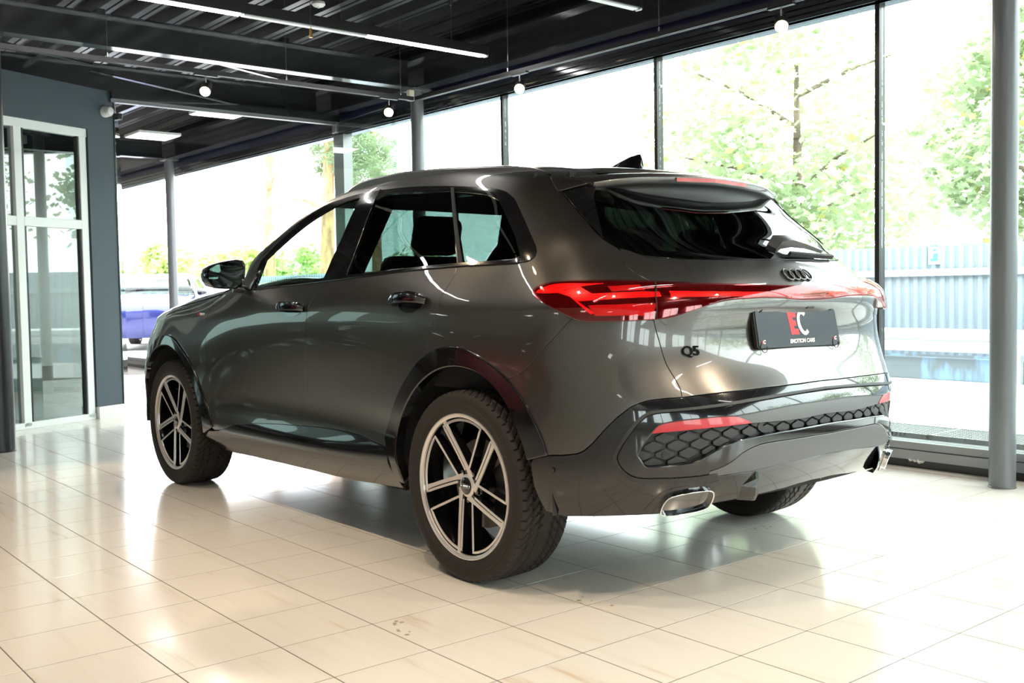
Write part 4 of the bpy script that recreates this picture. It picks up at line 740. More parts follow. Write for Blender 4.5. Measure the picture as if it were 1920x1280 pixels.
both('front_bumper', [poly([(4.95, .45), (4.93, .28), (5.3, .27), (SEND, .27), (SEND, 1.02), (5.3, 1.02), (4.90, 1.02), (4.93, .90), (4.97, .70)])], 'paint', car, gap=.0024, depth=.02, h=.04)
both('hood', [poly([(3.83, 1.125), (4.2, 1.088), (4.60, 1.058), (4.90, 1.024), (5.3, 1.024), (SEND, 1.024), (SEND, 1.185), (4.6, 1.185), (4.1, 1.182), (3.92, 1.165)])], 'paint', car, gap=.0024, depth=.02, h=.03)
both('roof_panel', [poly([(1.22, 1.585), (1.32, 1.612), (1.7, 1.645), (2.6, 1.648), (3.6, 1.648), (3.9, 1.645), (4.3, 1.64), (5.0, 1.64), (SEND, 1.64), (SEND, 2.235), (3, 2.236), (1.6, 2.236), (.6, 2.236), (0, 2.235), (0, 1.66), (.5, 1.655), (.9, 1.63)])], 'paint', car, gap=.0, depth=.006, bev=.001, h=.04)
both('windshield', [poly([(3.95, 1.20), (4.6, 1.195), (SEND, 1.195), (SEND, 1.635), (4.3, 1.635), (3.95, 1.635), (3.95, 1.52), (3.93, 1.41), (3.92, 1.30)])], 'glass_green', car, off=-.004, depth=.006, h=.05)
# ---------- rear painted panels
rb = poly(bse[near(bse, (.96, 1.01)):], cut(aR, (1.24, .76), (1.10, .53)), cut(C_('blk_t'), (1.09, .519), (.634, .74)), cut(tg_l, (.634, .74), (.704, .992)), [(.80, 1.0), (.90, 1.008)])
both('rear_bumper', [rb], 'paint', car, gap=.0024, depth=.02, h=.022)
tgb = C_('tgb'); tgb_l = [p for p in tgb if p[0] >= 0]+[(0., .762)]
tgate = panel('tailgate', [sym(poly([(0, 1.1815)], [p for p in rg_b[::-1] if p[0] > .1], cut(tg_l, (.738, 1.20), (.634, .741)), tgb_l))], 'paint', car, gap=.0022, depth=.02, h=.022)
gl_side = cut(tg_l, (1.085, 1.462), (.738, 1.212))
panel('rear_window', [sym(poly([(0, 1.1835)], [(a, b+.002) for a, b in rg_b[::-1] if a > .1], gl_side[::-1], [(1.0, 1.49), (.85, 1.515), (.5, 1.52), (0, 1.52)]))], 'glass_rear', car, gap=.002, off=-.002, depth=.008, h=.03)
# black enamel border of the rear window
_rg = sym(poly([(0, 1.186)], [(a, b+.003) for a, b in rg_b[::-1] if a > .1], gl_side[::-1], [(1.0, 1.49), (.85, 1.515), (.5, 1.52), (0, 1.52)]))
_ri = sym(poly([(0, 1.212), (.45, 1.214), (.60, 1.228)], [(.66, 1.26), (.74, 1.33), (.80, 1.40), (.82, 1.46)], [(.5, 1.47), (0, 1.47)]))
panel('window_border', [inset(dens(_rg), .006 if area(_rg) > 0 else -.006), dens(_ri)], 'gloss_black', car, off=-.009, depth=.002, bev=.001, h=.03)
wg = cr(B['wing'], True); both('side_blade', [wg], 'gloss_black', car, off=.007, depth=.012, bev=.004, h=.02)
# ---------- side glass and its black frame
gF = C_('glassF', closed=True); gR = C_('glassR', closed=True); gQ = C_('glassQ', closed=True)
dl = poly(dlo, astrip[1:])
both('window_frame', [dl, gF, gR, gQ], 'gloss_black', car, off=.003, depth=.012, bev=.003, h=.03)
for nm_, g, m in (('front_side_window', gF, 'glass_green'), ('rear_side_window', gR, 'glass_dark'), ('quarter_window', gQ, 'glass_dark')):
    both(nm_, [inset(dens(g), -.004 if area(g) > 0 else .004)], m, car, off=-.004, depth=.004, bev=.001, h=.03)
both('pillar_strip', [cr(B['barC'], True)], 'matte_black', car, off=.006, depth=.006, bev=.0015, h=.02)
# bright lip of the belt line and trims
belt = cut(dlo, (3.40, 1.16), (1.30, 1.181))
both('belt_moulding', [poly([(a, b-.004) for a, b in belt], [(a, b+.010) for a, b in belt[::-1]])], 'gloss_black', car, off=.008, depth=.01, bev=.005, h=.02)
# ---------- arches and sill
archm = 'gloss_black'
both('rear_arch_trim', [poly(aRi, aRo[::-1])], archm, car, off=.010, depth=.045, bev=.009, h=.02)
both('front_arch_trim', [poly(aFi, aFo[::-1])], archm, car, off=.010, depth=.045, bev=.009, h=.02)
sil = poly(sil_t, [(2.05, .42), (2.02, .33)], sil_b[::-1], [(3.93, .33)])
def sill_off(st):
    z = st[:, 1]; return .012*np.exp(-((z-.385)/.045)**2)
both('side_skirt', [sil], 'gloss_black', car, off=.004, depth=.03, bev=.004, h=.014, offf=sill_off)
# ---------- tail lights
tlt = C_('tl_t'); tlb = C_('tl_b')
tl_loop = sym(poly([(0, 1.0905)], [p for p in tlt[::-1] if p[0] > .12], [p for p in tlb if p[0] > .03], [(0, 1.0465)]))
tl_half = [p for p in tl_loop]
def tl_off(st):
    # the light bar swells outwards below a sharp upper edge
    s_, t_ = np.abs(st[:, 0]), st[:, 1]
    w = np.clip((1.10-s_)/.35, 0, 1); return .028*w*np.clip((1.115-t_)/.05, 0, 1)**.8
hous = panel('tail_light', [tl_loop], 'lens_dark', car, off=.004, depth=.03, bev=.004, h=.02, offf=tl_off)
for nm_, key, m, o in (('light_chevron', 'tlA', 'light_red', .0062), ('light_element', 'tlB', 'light_red', .0060), ('light_reflector', 'tlC', 'reflector_red', .0060), ('light_cell', 'tlD', 'reflector_red', .0062), ('light_strip', 'lbar', 'light_red', .0062)):
    lp = cr(B[key], True)
    for sd in (1, -1): panel(nm_, [lp], m, hous, off=o, depth=.003, bev=.001, h=.015, offf=tl_off, side=sd)
panel('light_lens', [inset(dens(tl_loop), .003 if area(tl_loop) > 0 else -.003)], 'lens_clear_red', hous, off=.013, depth=.009, bev=.004, h=.02, offf=tl_off)
lb = [p for p in tlb if .03 < p[0] < .69]
ul = poly([(0, 1.0465)], lb[::-1], [(.66, .975), (.5, .998), (.3, 1.008), (0, 1.010)])
panel('light_bar_lip', [sym(ul)], 'paint', tgate, off=.0035, depth=.004, bev=.002, h=.012, offf=lambda st: .032*np.clip((st[:, 1]-1.010)/.036, 0, 1)**1.2*np.clip((.69-np.abs(st[:, 0]))/.12, 0, 1))
for k_ in (1, -1):
    spl = [(.690, 1.113), (.711, 1.063), (.707, 1.0), (.704, .995), (.707, 1.063), (.686, 1.112)]
    panel('light_gap', [spl], 'dark_shell', hous, off=.0138, depth=.003, bev=.0004, h=.02, offf=tl_off, side=k_)
# ---------- lower bumper
blk = C_('blk_t'); difb = C_('dif_b'); frI = C_('fr_i'); frO = C_('fr_o')
matb = [p for p in C_('matte_b') if p[0] > .01]; matt = [p for p in C_('matte_t') if p[0] > .01]
lb_half = poly([(0, .760)], [(a, b-.003) for a, b in tgb_l[::-1] if a > .02], [(a, b-.003) for a, b in blk], [(1.135, .49), (1.125, .40), (1.10, .31)], difb[::-1], [(0, .336)])
hole_half = poly([(0, .724)], [p for p in frI if p[0] > .12], matb[::-1], [(0, .446)])
exo = cr(B['exh_o'])
lbm = panel('bumper_skirt', [sym(lb_half), sym(hole_half)], 'gloss_black', car, off=.002, depth=.03, bev=.004, h=.018)
fo_half = [p for p in frO if p[0] > .12]; fi_half = [p for p in frI if p[0] > .12]
panel('bumper_frame', [sym(poly([(0, .735)], fo_half, [(.53, .424), (0.529, .436)], fi_half[::-1], [(0, .7245)])) if False else poly([(0, .735)], fo_half, [(.529, .436)], fi_half[::-1], [(0, .7245)])], 'matte_black', lbm, off=.006, depth=.02, bev=.002, h=.014)
panel('bumper_frame', [poly([(0, .735)], fo_half, [(.529, .436)], fi_half[::-1], [(0, .7245)])], 'matte_black', lbm, off=.006, depth=.02, bev=.002, h=.014, side=-1)
refl = cr(B['reflL'], True); gr_t = C_('grille'); gr_b = [p for p in C_('grille_b') if p[0] > .02]; sat = [p for p in C_('satin_t') if p[0] > .01]
refl_top = cut(cr(B['reflL']), (.748, .598), (.458, .647))
inner_half = poly([(0, .672)], sat[::-1], refl_top[::-1], [(.773, .561)], gr_b[::-1], [(0, .5705)])
outer_half = poly([(0, .723)], fi_half, [(.556, .444)], matt[::1], [(0, .532)])
ins = panel('bumper_insert', [sym(outer_half), sym(inner_half)], 'gloss_black', lbm, off=.0, depth=.035, bev=.009, h=.014)
panel('satin_strip', [sym(poly([(0, .672)], sat[::-1], [(.458, .646), (.42, .631), (.391, .611)], [p for p in cut(gr_t, (.391, .610), (.03, .61))], [(0, .611)]))], 'satin_grey', lbm, off=-.010, depth=.012, bev=.002, h=.02)
both('reflector', [refl], 'reflector_red', lbm, off=-.006, depth=.016, bev=.002, h=.02)
gr_top = [p for p in gr_t if p[0] > .02]
gp_half = poly([(0, .611)], gr_top[::-1], [(.773, .561)], gr_b[::-1], [(0, .5705)])
grl = panel('bumper_grille', [sym(gp_half)], 'grille_black', lbm, off=-.034, depth=.004, bev=.001, h=.03)
GP = sym(gp_half)
cp = .078; rp = .030
for r_i in range(-2, 5):
    for c_i in range(-11, 12):
        cx = c_i*cp+(cp/2 if r_i % 2 else 0); cz = .518+r_i*rp
        hx = [(cx+ux, cz+uz) for ux, uz in ((-.0305, -.0058), (-.0305, .0058), (0, .0203), (.0305, .0058), (.0305, -.0058), (0, -.0203))]
        if not pip([(cx, cz)], GP)[0]:
            ok = pip(hx, GP)
            if ok.sum() < 3: continue
            cxy = np.array(hx)[ok].mean(0)
        else: cxy = np.array((cx, cz))
        q = []
        for v in dens(hx, .010):
            v = np.array(v); k = 0
            while not pip([v], GP)[0] and k < 40: v = cxy+(v-cxy)*.92; k += 1
            q.append(tuple(v))
        if abs(area(q)) < .0003: continue
        panel('grille_cell', [q], 'grille_black', grl, off=-.020, depth=.012, bev=.004, h=.05)
panel('diffuser_panel', [sym(poly([(0, .5305)], [(a, b-.0015) for a, b in matt[::-1]], [(.556, .424)], matb[::-1], [(0, .4475)]))], 'satin_grey', lbm, off=.001, depth=.02, bev=.006, h=.02)
# exhaust outlets
exl = cr(B['exh'], True)
for sd in (1, -1):
    rec = panel('exhaust_recess', [poly(exo, [(.60, .292), (.70, .300)])], 'gloss_black', lbm, off=.0035, depth=.004, bev=.001, h=.03, side=sd)
    tip = panel('exhaust_tip', [exl, inset(dens(exl), .007 if area(exl) > 0 else -.007)], 'chrome', lbm, off=.022, depth=.05, bev=.003, h=.01, side=sd)
    panel('exhaust_core', [inset(dens(exl), .006 if area(exl) > 0 else -.006)], 'chrome_dark', tip, off=.004, depth=.01, bev=.002, h=.02, side=sd)
# diffuser fins
for sd in (1, -1):
    sc = .375; V = []
    for (t_, o) in ((.424, .006), (.40, .016), (.37, .026), (.345, .030), (.322, .026), (.316, .0)):
        for ds in (-.006, .006): V.append(S3(sd*(sc+ds), t_, o))
        V.append(S3(sd*(sc+.055*(1 if t_ < .40 else .3)), t_, 0.0))
    F_ = []
    for k in range(5):
        a = 3*k; F_ += [(a, a+1, a+4, a+3), (a+1, a+2, a+5, a+4), (a, a+3, a+5, a+2)]
    mesh_obj('diffuser_fin', V, F_+[(0, 2, 1), (15, 16, 17)], 'gloss_black', lbm)
# round tow cap and parking sensors
for sd in (1, -1):
    for (s_, t_, r_, o, m) in ((1.046, .473, .011, .004, 'gloss_black'), (.70, .518, .014, -.021, 'matte_black'), (.345, .592, .014, -.021, 'matte_black')):
        p = S3(s_*sd, t_, o); n = Vector(normal([s_*sd], [t_])[0])
        MB().cyl(p-n*.006, p+n*.004, r_, r_*.92, n=20).build('parking_sensor', m, lbm, auto=40)
# ---------- spoiler
ye = [0, .10, .20, .30, .40, .47, .525, .56]
ex = np.interp(ye, [0, .2, .3, .4, .5, .56], [-.470, -.458, -.442, -.420, -.386, -.352]); ez = np.interp(ye, [0, .2, .3, .4, .5, .56], [1.541, 1.536, 1.532, 1.527, 1.514, 1.503])
rows = []
yy = [-y for y in ye[:0:-1]]+ye; xx_ = list(ex[:0:-1])+list(ex); zz_ = list(ez[:0:-1])+list(ez)
Sv = []; nsec = 0
for y, x, z in zip(yy, xx_, zz_):
    a = abs(y)/.56
    # root on the roof
    ss = np.interp(abs(y), [0, .2, .33, .42, .48, .52, .56], [0, .22*1.0, .42, .62, .80, .95, 1.06])*(1 if y >= 0 else -1); t0 = 1.66-.10*a**2
    root = S3(ss, t0, .002); root2 = S3(ss, t0-.02, .006)
    e = Vector((x, y, z)); lo = Vector((x+.012, y*.99, z-.026+.004*a))
    # chin back under the lip and down to the glass
    zl = np.interp(abs(y), [0, .42, .50, .56], [1.392, 1.400, 1.413, 1.432]); xl = np.interp(abs(y), [0, .42, .50, .56], [-.492, -.468, -.412, -.350])
    lip = Vector((xl-.008, y*.97, zl)); lip2 = Vector((xl+.03, y*.96, zl-.006))
    # hollow
    h1 = Vector((x+.050, y*.965, z-.040)); h2 = Vector((.5*(x+.06)+.5*(xl+.03), y*.96, .5*(z-.06)+.5*zl+.005))
    m1 = root.lerp(e, .35)+Vector((0, 0, .010)); m2 = root.lerp(e, .72)+Vector((0, 0, .011))
    sec = [root-Vector((0, 0, .02)), root, m1, m2, e+Vector((.006, 0, .001)), e, lo, lo+Vector((.006, 0, -.002)), h1, h2, lip+Vector((0.006, 0, .006)), lip, lip2]
    nsec = len(sec); Sv += [v[:] for v in sec]
Fp, Fb, Fg = [], [], []
for i in range(len(yy)-1):
    for k in range(nsec-1):
        q = (i*nsec+k, i*nsec+k+1, (i+1)*nsec+k+1, (i+1)*nsec+k)
        (Fp if k < 7 else Fb).append(q)
def sub(name, Fc, m, parent, auto=30):
    used = sorted({i for f in Fc for i in f}); mp = {u: k for k, u in enumerate(used)}
    b = MB(); b.V = [Sv[u] for u in used]; b.F = [tuple(mp[i] for i in f) for f in Fc]
    o = b.build(name, m, parent); 
    md = o.modifiers.new('sub', 'SUBSURF'); md.levels = 2; md.render_levels = 2
    for p in o.data.polygons: p.use_smooth = True
    return o
# mirrored end caps
ec = []
for i in (0, len(yy)-1):
    ec.append([i*nsec+k for k in range(nsec)])
spo = sub('roof_spoiler', Fp, 'paint', car)
sub('spoiler_underside', Fb, 'matte_black', spo)
for e_, q_ in ((ec[0], 1), (ec[1], -1)):
    b = MB(); b.V = [Sv[u] for u in e_]; b.F = [tuple(range(nsec))[::q_]]; b.build('spoiler_end', 'gloss_black', spo)
ck = poly([(1.150, 1.548), (1.10, 1.470)], [(1.0, 1.487), (.90, 1.506), (.80, 1.527)], [(.74, 1.545), (.75, 1.60), (.90, 1.632), (1.05, 1.622), (1.16, 1.600)])
both('spoiler_cheek', [ck], 'paint', spo, off=.005, depth=.012, bev=.003, h=.02)
# third brake light
def spe(y, dz, dx):
    x = np.interp(abs(y), ye, ex); z = np.interp(abs(y), ye, ez); return Vector((x+.006+dx, y, z-.013+dz))
b = MB(); n = 14; V = []
for k in range(n+1):
    y = .215-.43*k/n; V += [spe(y, .008, -.0055), spe(y, -.007, -.0055)]
b.add(V, [(2*k, 2*k+1, 2*k+3, 2*k+2) for k in range(n)]); b.build('brake_light', 'reflector_red', spo)
# ---------- roof rails
RX = [1.40, 1.33, 1.22, 1.104, .832, .504, .141, -.02, -.085, -.135]; RZ = [1.592, 1.623, 1.645, 1.652, 1.655, 1.640, 1.613, 1.592, 1.576, 1.556]; RY = [.575, .585, .594, .599, .604, .602, .592, .583, .578, .575]
xs = np.linspace(1.40, -.135, 46); rz = np.interp(xs, RX[::-1], RZ[::-1]); ry = np.interp(xs, RX[::-1], RY[::-1])
ks = np.array([-.5, 0, .5]); 
for _ in range(3): rz[1:-1] = .25*rz[:-2]+.5*rz[1:-1]+.25*rz[2:]
for sd in (1, -1):
    pts = [(x, sd*y, z) for x, y, z in zip(xs, ry, rz)]
    secs = []
    for i in range(len(xs)):
        e = min(1, min(i, len(xs)-1-i)/5.); hgt = .018+.020*e
        secs.append([(-.017, -hgt), (-.017, -.008), (-.010, .0), (.010, .0), (.017, -.008), (.017, -hgt)])
    MB().sweep(pts, secs).build('roof_rail', 'rail_satin', car, auto=35)
# ---------- antenna
b = MB(); V = []; prof = [(.145, .0, .006), (.10, .018, .022), (.05, .036, .026), (0., .052, .026), (-.045, .064, .022), (-.066, .066, .016), (-.074, .052, .010), (-.070, .030, .020), (-.078, .004, .022)]
zb = lambda x: float(np.interp(x, [-.25, 0, .4], [1.588, 1.621, 1.646]))
for x, hh, w in prof:
    z0 = zb(x)-.006; V += [(x, w*1.35, z0), (x, w*.55, z0+hh*.75+.003), (x, 0, z0+hh+.006), (x, -w*.55, z0+hh*.75+.003), (x, -w*1.35, z0)]
F_ = [(5*i+k, 5*i+k+1, 5*i+5+k+1, 5*i+5+k) for i in range(len(prof)-1) for k in range(4)]
b.add(V, F_+[(0, 1, 2, 3, 4), tuple(range(len(V)-5, len(V)))]); o = b.build('antenna_fin', 'gloss_black', car, auto=50)
o = MB().box((-.095, -.035, zb(-.05)-.02), (.15, .035, zb(.0)-.012), .004).build('antenna_base', 'gloss_black', o)
# ---------- door handles
for (s0, s1, tm, nm_) in ((3.03, 2.772, 1.050, 'front_handle'), (2.016, 1.765, 1.067, 'rear_handle')):
    for sd in (1, -1):
        ss = np.linspace(s0, s1, 13); pts = []; secs = []
        for i, s_ in enumerate(ss):
            u = i/12; bow = math.sin(PI*min(1, max(0, u)))**.55
            pts.append(S3(sd*s_, tm+.006*math.sin(PI*u), .008+.036*bow)); hh = .010+.016*math.sin(PI*(.12+.76*u)); 
            secs.append([(-.010, -hh), (.008, -hh*.8), (.013, 0.), (.008, hh*.8), (-.010, hh)])
        o = MB().sweep(pts, secs).build(nm_, 'chrome_dark', car, auto=50)
        sm = (s0+s1)/2-.01; lp = [(sm+.085*math.cos(a), tm-.010+.034*math.sin(a)) for a in np.linspace(0, 2*PI, 28)[:-1]]
        panel('handle_cup', [lp], 'gloss_black', o, off=.002, depth=.003, bev=.001, h=.03, side=sd)
# ---------- door mirrors
for sd in (1, -1):
    rimp = [(.985, 1.140), (.930, 1.138), (.895, 1.160), (.880, 1.205), (.876, 1.262), (.890, 1.288), (.930, 1.292), (.985, 1.283), (1.04, 1.268), (1.080, 1.246), (1.092, 1.215), (1.085, 1.180), (1.065, 1.155), (1.03, 1.144)]
    R_ = np.array(rimp); cen = R_.mean(0); V = []; F_ = []; n = len(R_)
    for (x, sc) in ((1.930, .90), (1.925, .985), (1.932, 1.0), (1.965, 1.01), (2.01, .96), (2.055, .80), (2.085, .50), (2.095, .0)):
        for y, z in cen+(R_-cen)*sc: V.append((x, sd*y, z-.0))
    m_ = len(V)//n
    for i in range(m_-1): F_ += [(i*n+k, i*n+(k+1) % n, (i+1)*n+(k+1) % n, (i+1)*n+k) for k in range(n)]
    b = MB(); b.add(V, F_); hs_ = b.build('door_mirror', 'gloss_black', car, auto=50)
    b = MB(); q = cen+(R_-cen)*.915; b.add([(1.9315+.00*k, sd*y, z) for k, (y, z) in enumerate(q)], [tuple(range(n))]); g_ = b.build('mirror_glass', 'mirror_glass', hs_)
    # turn the glass a little towards the driver
    b = MB(); b.tube([(1.985, sd*.92, 1.148), (1.975, sd*.885, 1.140), (1.97, sd*.85, 1.132)], [.028, .024, .022], 12); b.build('mirror_arm', 'gloss_black', hs_, auto=50)
# ---------- number plate, badges
pc = Vector((-.876, .031, .9535)); 
A = [Vector((-.8755, .300, 1.0225)), Vector((-.8755, -.186, 1.0245)), Vector((-.8790, -.226, .880)), Vector((-.8790, .276, .8885))]
ux = (A[1]-A[0]+A[2]-A[3]).normalized(); uy = (A[0]-A[3]+A[1]-A[2]).normalized(); nz_ = ux.cross(uy)
def plt(name, pts, th, m, parent):
    n = len(pts); b = MB(); b.add([p+nz_*th for p in pts]+[p for p in pts], [tuple(range(n))]+[(k, (k+1) % n, n+(k+1) % n, n+k) for k in range(n)]); return b.build(name, m, parent, auto=30)
def rnd(q, r):
    o = []
    for i in range(4):
        p, a, c = q[i], q[i-1], q[(i+1) % 4]
        for k in range(6):
            t = k/5.; u = p+(a-p).normalized()*r; v = p+(c-p).normalized()*r; o.append(u.lerp(p, t).lerp(p.lerp(v, t), t))
    return o
ccen = sum(A, Vector())/4
holder = plt('plate_holder', rnd([p+(p-ccen).normalized()*.008-nz_*.012 for p in A][::-1], .012), .014, 'rubber', car)
plate = plt('number_plate', rnd(A[::-1], .012), .005, 'plate_black', car)
def onp(u, v, d=.0056): return ccen+ux*u+uy*v+nz_*d
def quad(name, c, m):
    b = MB(); b.add(c, [tuple(range(len(c)))]); return b.build(name, m, plate)
# letter E
def letE(u0, v0, w, hh, sk, th):
    P = [(0, 0), (w, 0), (w, th), (th*1.25, th), (th*1.25, hh/2-th/2), (w*.86, hh/2-th/2), (w*.86, hh/2+th/2), (th*1.25, hh/2+th/2), (th*1.25, hh-th), (w, hh-th), (w, hh), (0, hh)]
    return [onp(u0+a+sk*b, v0+b) for a, b in P]
eu = .016
b = MB(); Pq = letE(eu-.066, -.026, .050, .086, -.10, .021); b.add(Pq, [tuple(range(12))]); bm_ = b.build('plate_letter', 'red_print', plate)
V = []; n = 26
for k in range(n+1):
    a = math.radians(48+264*k/n)
    for rr in (1., .60): V.append(onp(eu+.016+.036*rr*math.cos(a)*(1 if rr == 1 else .88)-.005*math.sin(a), .017+.047*math.sin(a)*(1 if rr == 1 else .70), .0062))
b = MB(); b.add(V, [(2*k, 2*k+2, 2*k+3, 2*k+1) for k in range(n)]); b.build('plate_letter', 'white_print', plate)
text_mesh('plate_text', 'EMOTION CARS', .020, frame(onp(.012, -.051, .0058), ux, uy), 'white_print', plate, bold=.0006, sx=1.05)
for u in (-.222, .222):
    for (du, m, ch) in ((-.007, 'red_print', 'E'), (.003, 'white_print', 'C')): text_mesh('plate_corner_mark', ch, .013 if ch == 'E' else .018, frame(onp(u+du, -.048 if u < 0 else -.048, .0058+(.0003 if ch == 'C' else 0)), ux, uy), m, plate, bold=.0008)
for u in (-.225, .222):
    pts = [onp(u+.0+.018*math.cos(a), -.066+.020*math.sin(a), .006) for a in np.linspace(2.2, 6.4, 14)]
    MB().tube(pts, .0014, 6).build('elastic_cord', 'rubber', plate)
for u in (-.215, .215): MB().tube([onp(u, .062, .006), onp(u+.008, .070, .010), onp(u+.012, .076, .004)], .003, 6).build('plate_hook', 'rubber', plate)
# Q5 letters
q0 = S3(.567, .8915, .002); qx = (S3(.535, .8915, .002)-S3(.600, .8915, .002)).normalized(); qn = Vector(normal([.567], [.8915])[0]); qy = qn.cross(qx)
text_mesh('model_badge', 'Q5', .046, frame(q0, qx, qy), 'badge_black', tgate, ext=.002, bold=.0012, sx=1.18)
# four rings
for k in range(4):
    s_ = .058-k*.0385; pts = []
    for a in np.linspace(0, 2*PI, 37)[:-1]: pts.append(S3(s_-.005+.0262*math.cos(a), 1.1335+.0155*math.sin(a), .004))
    b = MB(); b.tube(pts+[pts[0], pts[1]], .0036, 8, cap=False); b.build('badge_ring', 'badge_grey', tgate, auto=60)
# rear camera under the bar
MB().box((-.905, -.030, 1.022), (-.872, .018, 1.040), .005).build('reversing_camera', 'matte_black', tgate)
# fender badge
for sd in (1, -1):
    panel('fender_badge', [[(4.035, 1.036), (4.015, 1.036), (4.008, 1.020), (4.028, 1.020)]], 'red_print', car, off=.004, depth=.004, bev=.0008, h=.03, side=sd)
    panel('fender_badge', [[(4.005, 1.035), (3.945, 1.033), (3.945, 1.020), (4.0, 1.021)]], 'white_print', car, off=.004, depth=.004, bev=.0008, h=.03, side=sd)
# ---------- rear wiper
wp = [S3(.02, 1.215, .012), S3(-.02, 1.225, .034), S3(-.09, 1.222, .042), S3(-.20, 1.216, .034), S3(-.33, 1.200, .022)]
w_ = MB().sweep(wp, [[(-.020, -.014), (.020, -.014), (.020, .012), (-.020, .012)], [(-.026, -.018), (.026, -.018), (.024, .016), (-.024, .016)], [(-.024, -.015), (.024, -.015), (.020, .014), (-.020, .014)], [(-.016, -.010), (.016, -.010), (.014, .009), (-.014, .009)], [(-.008, -.006), (.008, -.006), (.007, .006), (-.007, .006)]], up=tuple(normal([0.], [1.22])[0])).build('rear_wiper', 'wiper_grey', car, auto=40)
MB().sweep([S3(-.06, 1.193, .014), S3(-.2, 1.190, .012), S3(-.33, 1.187, .012), S3(-.43, 1.187, .012)], [(-.006, -.008), (.006, -.008), (.006, .008), (-.006, .008)], up=tuple(normal([-.2], [1.19])[0])).build('wiper_blade', 'rubber', w_)
# ---------- inner shell so that no light leaks through the gaps
def shell(name, s0, s1, t0, t1, ns, nt, off, skip=None):
    s_ = np.linspace(s0, s1, ns); t_ = np.linspace(t0, t1, nt); SS, TT = np.meshgrid(s_, t_); P = surf(SS.ravel(), TT.ravel())+normal(SS.ravel(), TT.ravel())*off
    F_ = []
    for i in range(nt-1):
        for j in range(ns-1):
            c = P[[i*ns+j, i*ns+j+1, (i+1)*ns+j, (i+1)*ns+j+1]].mean(0)
            if skip is None or not skip(c): F_.append((i*ns+j, (i+1)*ns+j, (i+1)*ns+j+1, i*ns+j+1))
    return mesh_obj(name, P, F_, 'dark_shell', car)
arch_skip = lambda c: (c[0] > 2.35 and c[2] < .95) or (min(math.hypot(c[0], c[2]-.362), math.hypot(c[0]-2.82, c[2]-.362)) < .52)
shell('body_shell', -SEND, SEND, .28, 1.165, 240, 40, -.045, arch_skip)
for x0 in (0., 2.82):
    for sd in (1, -1):
        b = MB(); V = []; n = 40; a0, a1 = math.radians(-4), math.radians(184)
        for k in range(n+1):
            a = a0+(a1-a0)*k/n; V += [(x0+.490*math.cos(a), sd*.915, .362+.490*math.sin(a)), (x0+.490*math.cos(a), sd*.58, .362+.490*math.sin(a))]
        b.add(V, [(2*k, 2*k+1, 2*k+3, 2*k+2) for k in range(n)])
        V2 = [(x0, sd*.58, .362)]+[V[2*k+1] for k in range(n+1)]; b.add(V2, [(0, k+1, k+2) for k in range(n)])
        b.build('wheel_housing', 'matte_black', car)
b = MB(); b.box((-.70, -.70, .40), (.55, .70, .44)); b.box((.5, -.78, .30), (3.35, .78, .345)); b.box((.50, -.86, .27), (2.33, .86, .34)); b.build('underbody', 'dark_shell', car)
shell('headliner', -SEND, SEND, 1.60, 2.20, 90, 12, -.04)
# ---------- interior
def rbox(name, c, sz, rx, m, parent, bev=.04, sub_=1):
    b = MB(); b.box((-sz[0]/2, -sz[1]/2, -sz[2]/2), (sz[0]/2, sz[1]/2, sz[2]/2), bev)
    o = b.build(name, m, parent, auto=60); o.location = c; o.rotation_euler = (0, rx, 0); return o
for y in (.37, -.37):
    st = rbox('front_seat', (1.42, y, .62), (.52, .50, .20), -.08, 'seat_black', car, .06)
    o = rbox('seat_back', (1.14, y, .98), (.16, .48, .68), -.30, 'seat_black', car, .06); o.parent = st; o.location = (-.28, 0, .36)
    o = rbox('headrest', (0, 0, 0), (.10, .26, .19), -.2, 'seat_black', st, .045); o.location = (-.44, 0, .79)
bn = rbox('rear_seat', (.42, 0, .60), (.52, 1.30, .20), -.08, 'seat_black', car, .06)
o = rbox('seat_back', (0, 0, 0), (.16, 1.32, .62), -.38, 'seat_black', bn, .06); o.location = (-.26, 0, .34)
for y in (.38, -.38, 0.): o = rbox('headrest', (0, 0, 0), (.09, .24, .17), -.2, 'seat_black', bn, .04); o.location = (-.42, y, .72)
rbox('dashboard', (1.98, 0, 1.00), (.45, 1.50, .22), .12, 'interior_dark', car, .06)
b = MB(); cs = Vector((1.66, .37, 1.06)); ax = Vector((-.88, 0, .47)).normalized(); u = Vector((0, 1, 0)); v = ax.cross(u)
pts = [cs+(u*math.cos(a)+v*math.sin(a))*.185 for a in np.linspace(0, 2*PI, 33)]; b.tube(pts, .017, 8, cap=False); b.cyl(cs-ax*.01, cs+ax*.03, .07, n=16); b.cyl(cs-v*.18, cs, .015); b.cyl(cs-u*.18, cs+u*.18, .015); b.build('steering_wheel', 'trim_light', car, auto=50)
for sd in (1, -1):
    rbox('door_card', (1.0, sd*.80, .93), (2.1, .06, .42), 0, 'interior_dark', car, .02)
    MB().sweep([(1.03, sd*.80, 1.14), (.88, sd*.66, 1.56)], [(-.05, -.02), (.05, -.02), (.05, .02), (-.05, .02)], up=(0, 1, 0)).build('inner_pillar', 'interior_dark', car)
    MB().sweep([(-.10, sd*.76, 1.16), (-.02, sd*.62, 1.53)], [(-.09, -.02), (.09, -.02), (.09, .02), (-.09, .02)], up=(0, 1, 0)).build('inner_pillar', 'interior_dark', car)
    MB().sweep([(-.34, sd*.70, 1.17), (-.18, sd*.56, 1.52)], [(-.07, -.02), (.07, -.02), (.07, .02), (-.07, .02)], up=(0, 1, 0)).build('inner_pillar', 'interior_dark', car)
MB().box((-.62, -.70, .55), (.06, .70, 1.08), .02).build('luggage_cover', 'interior_dark', car)
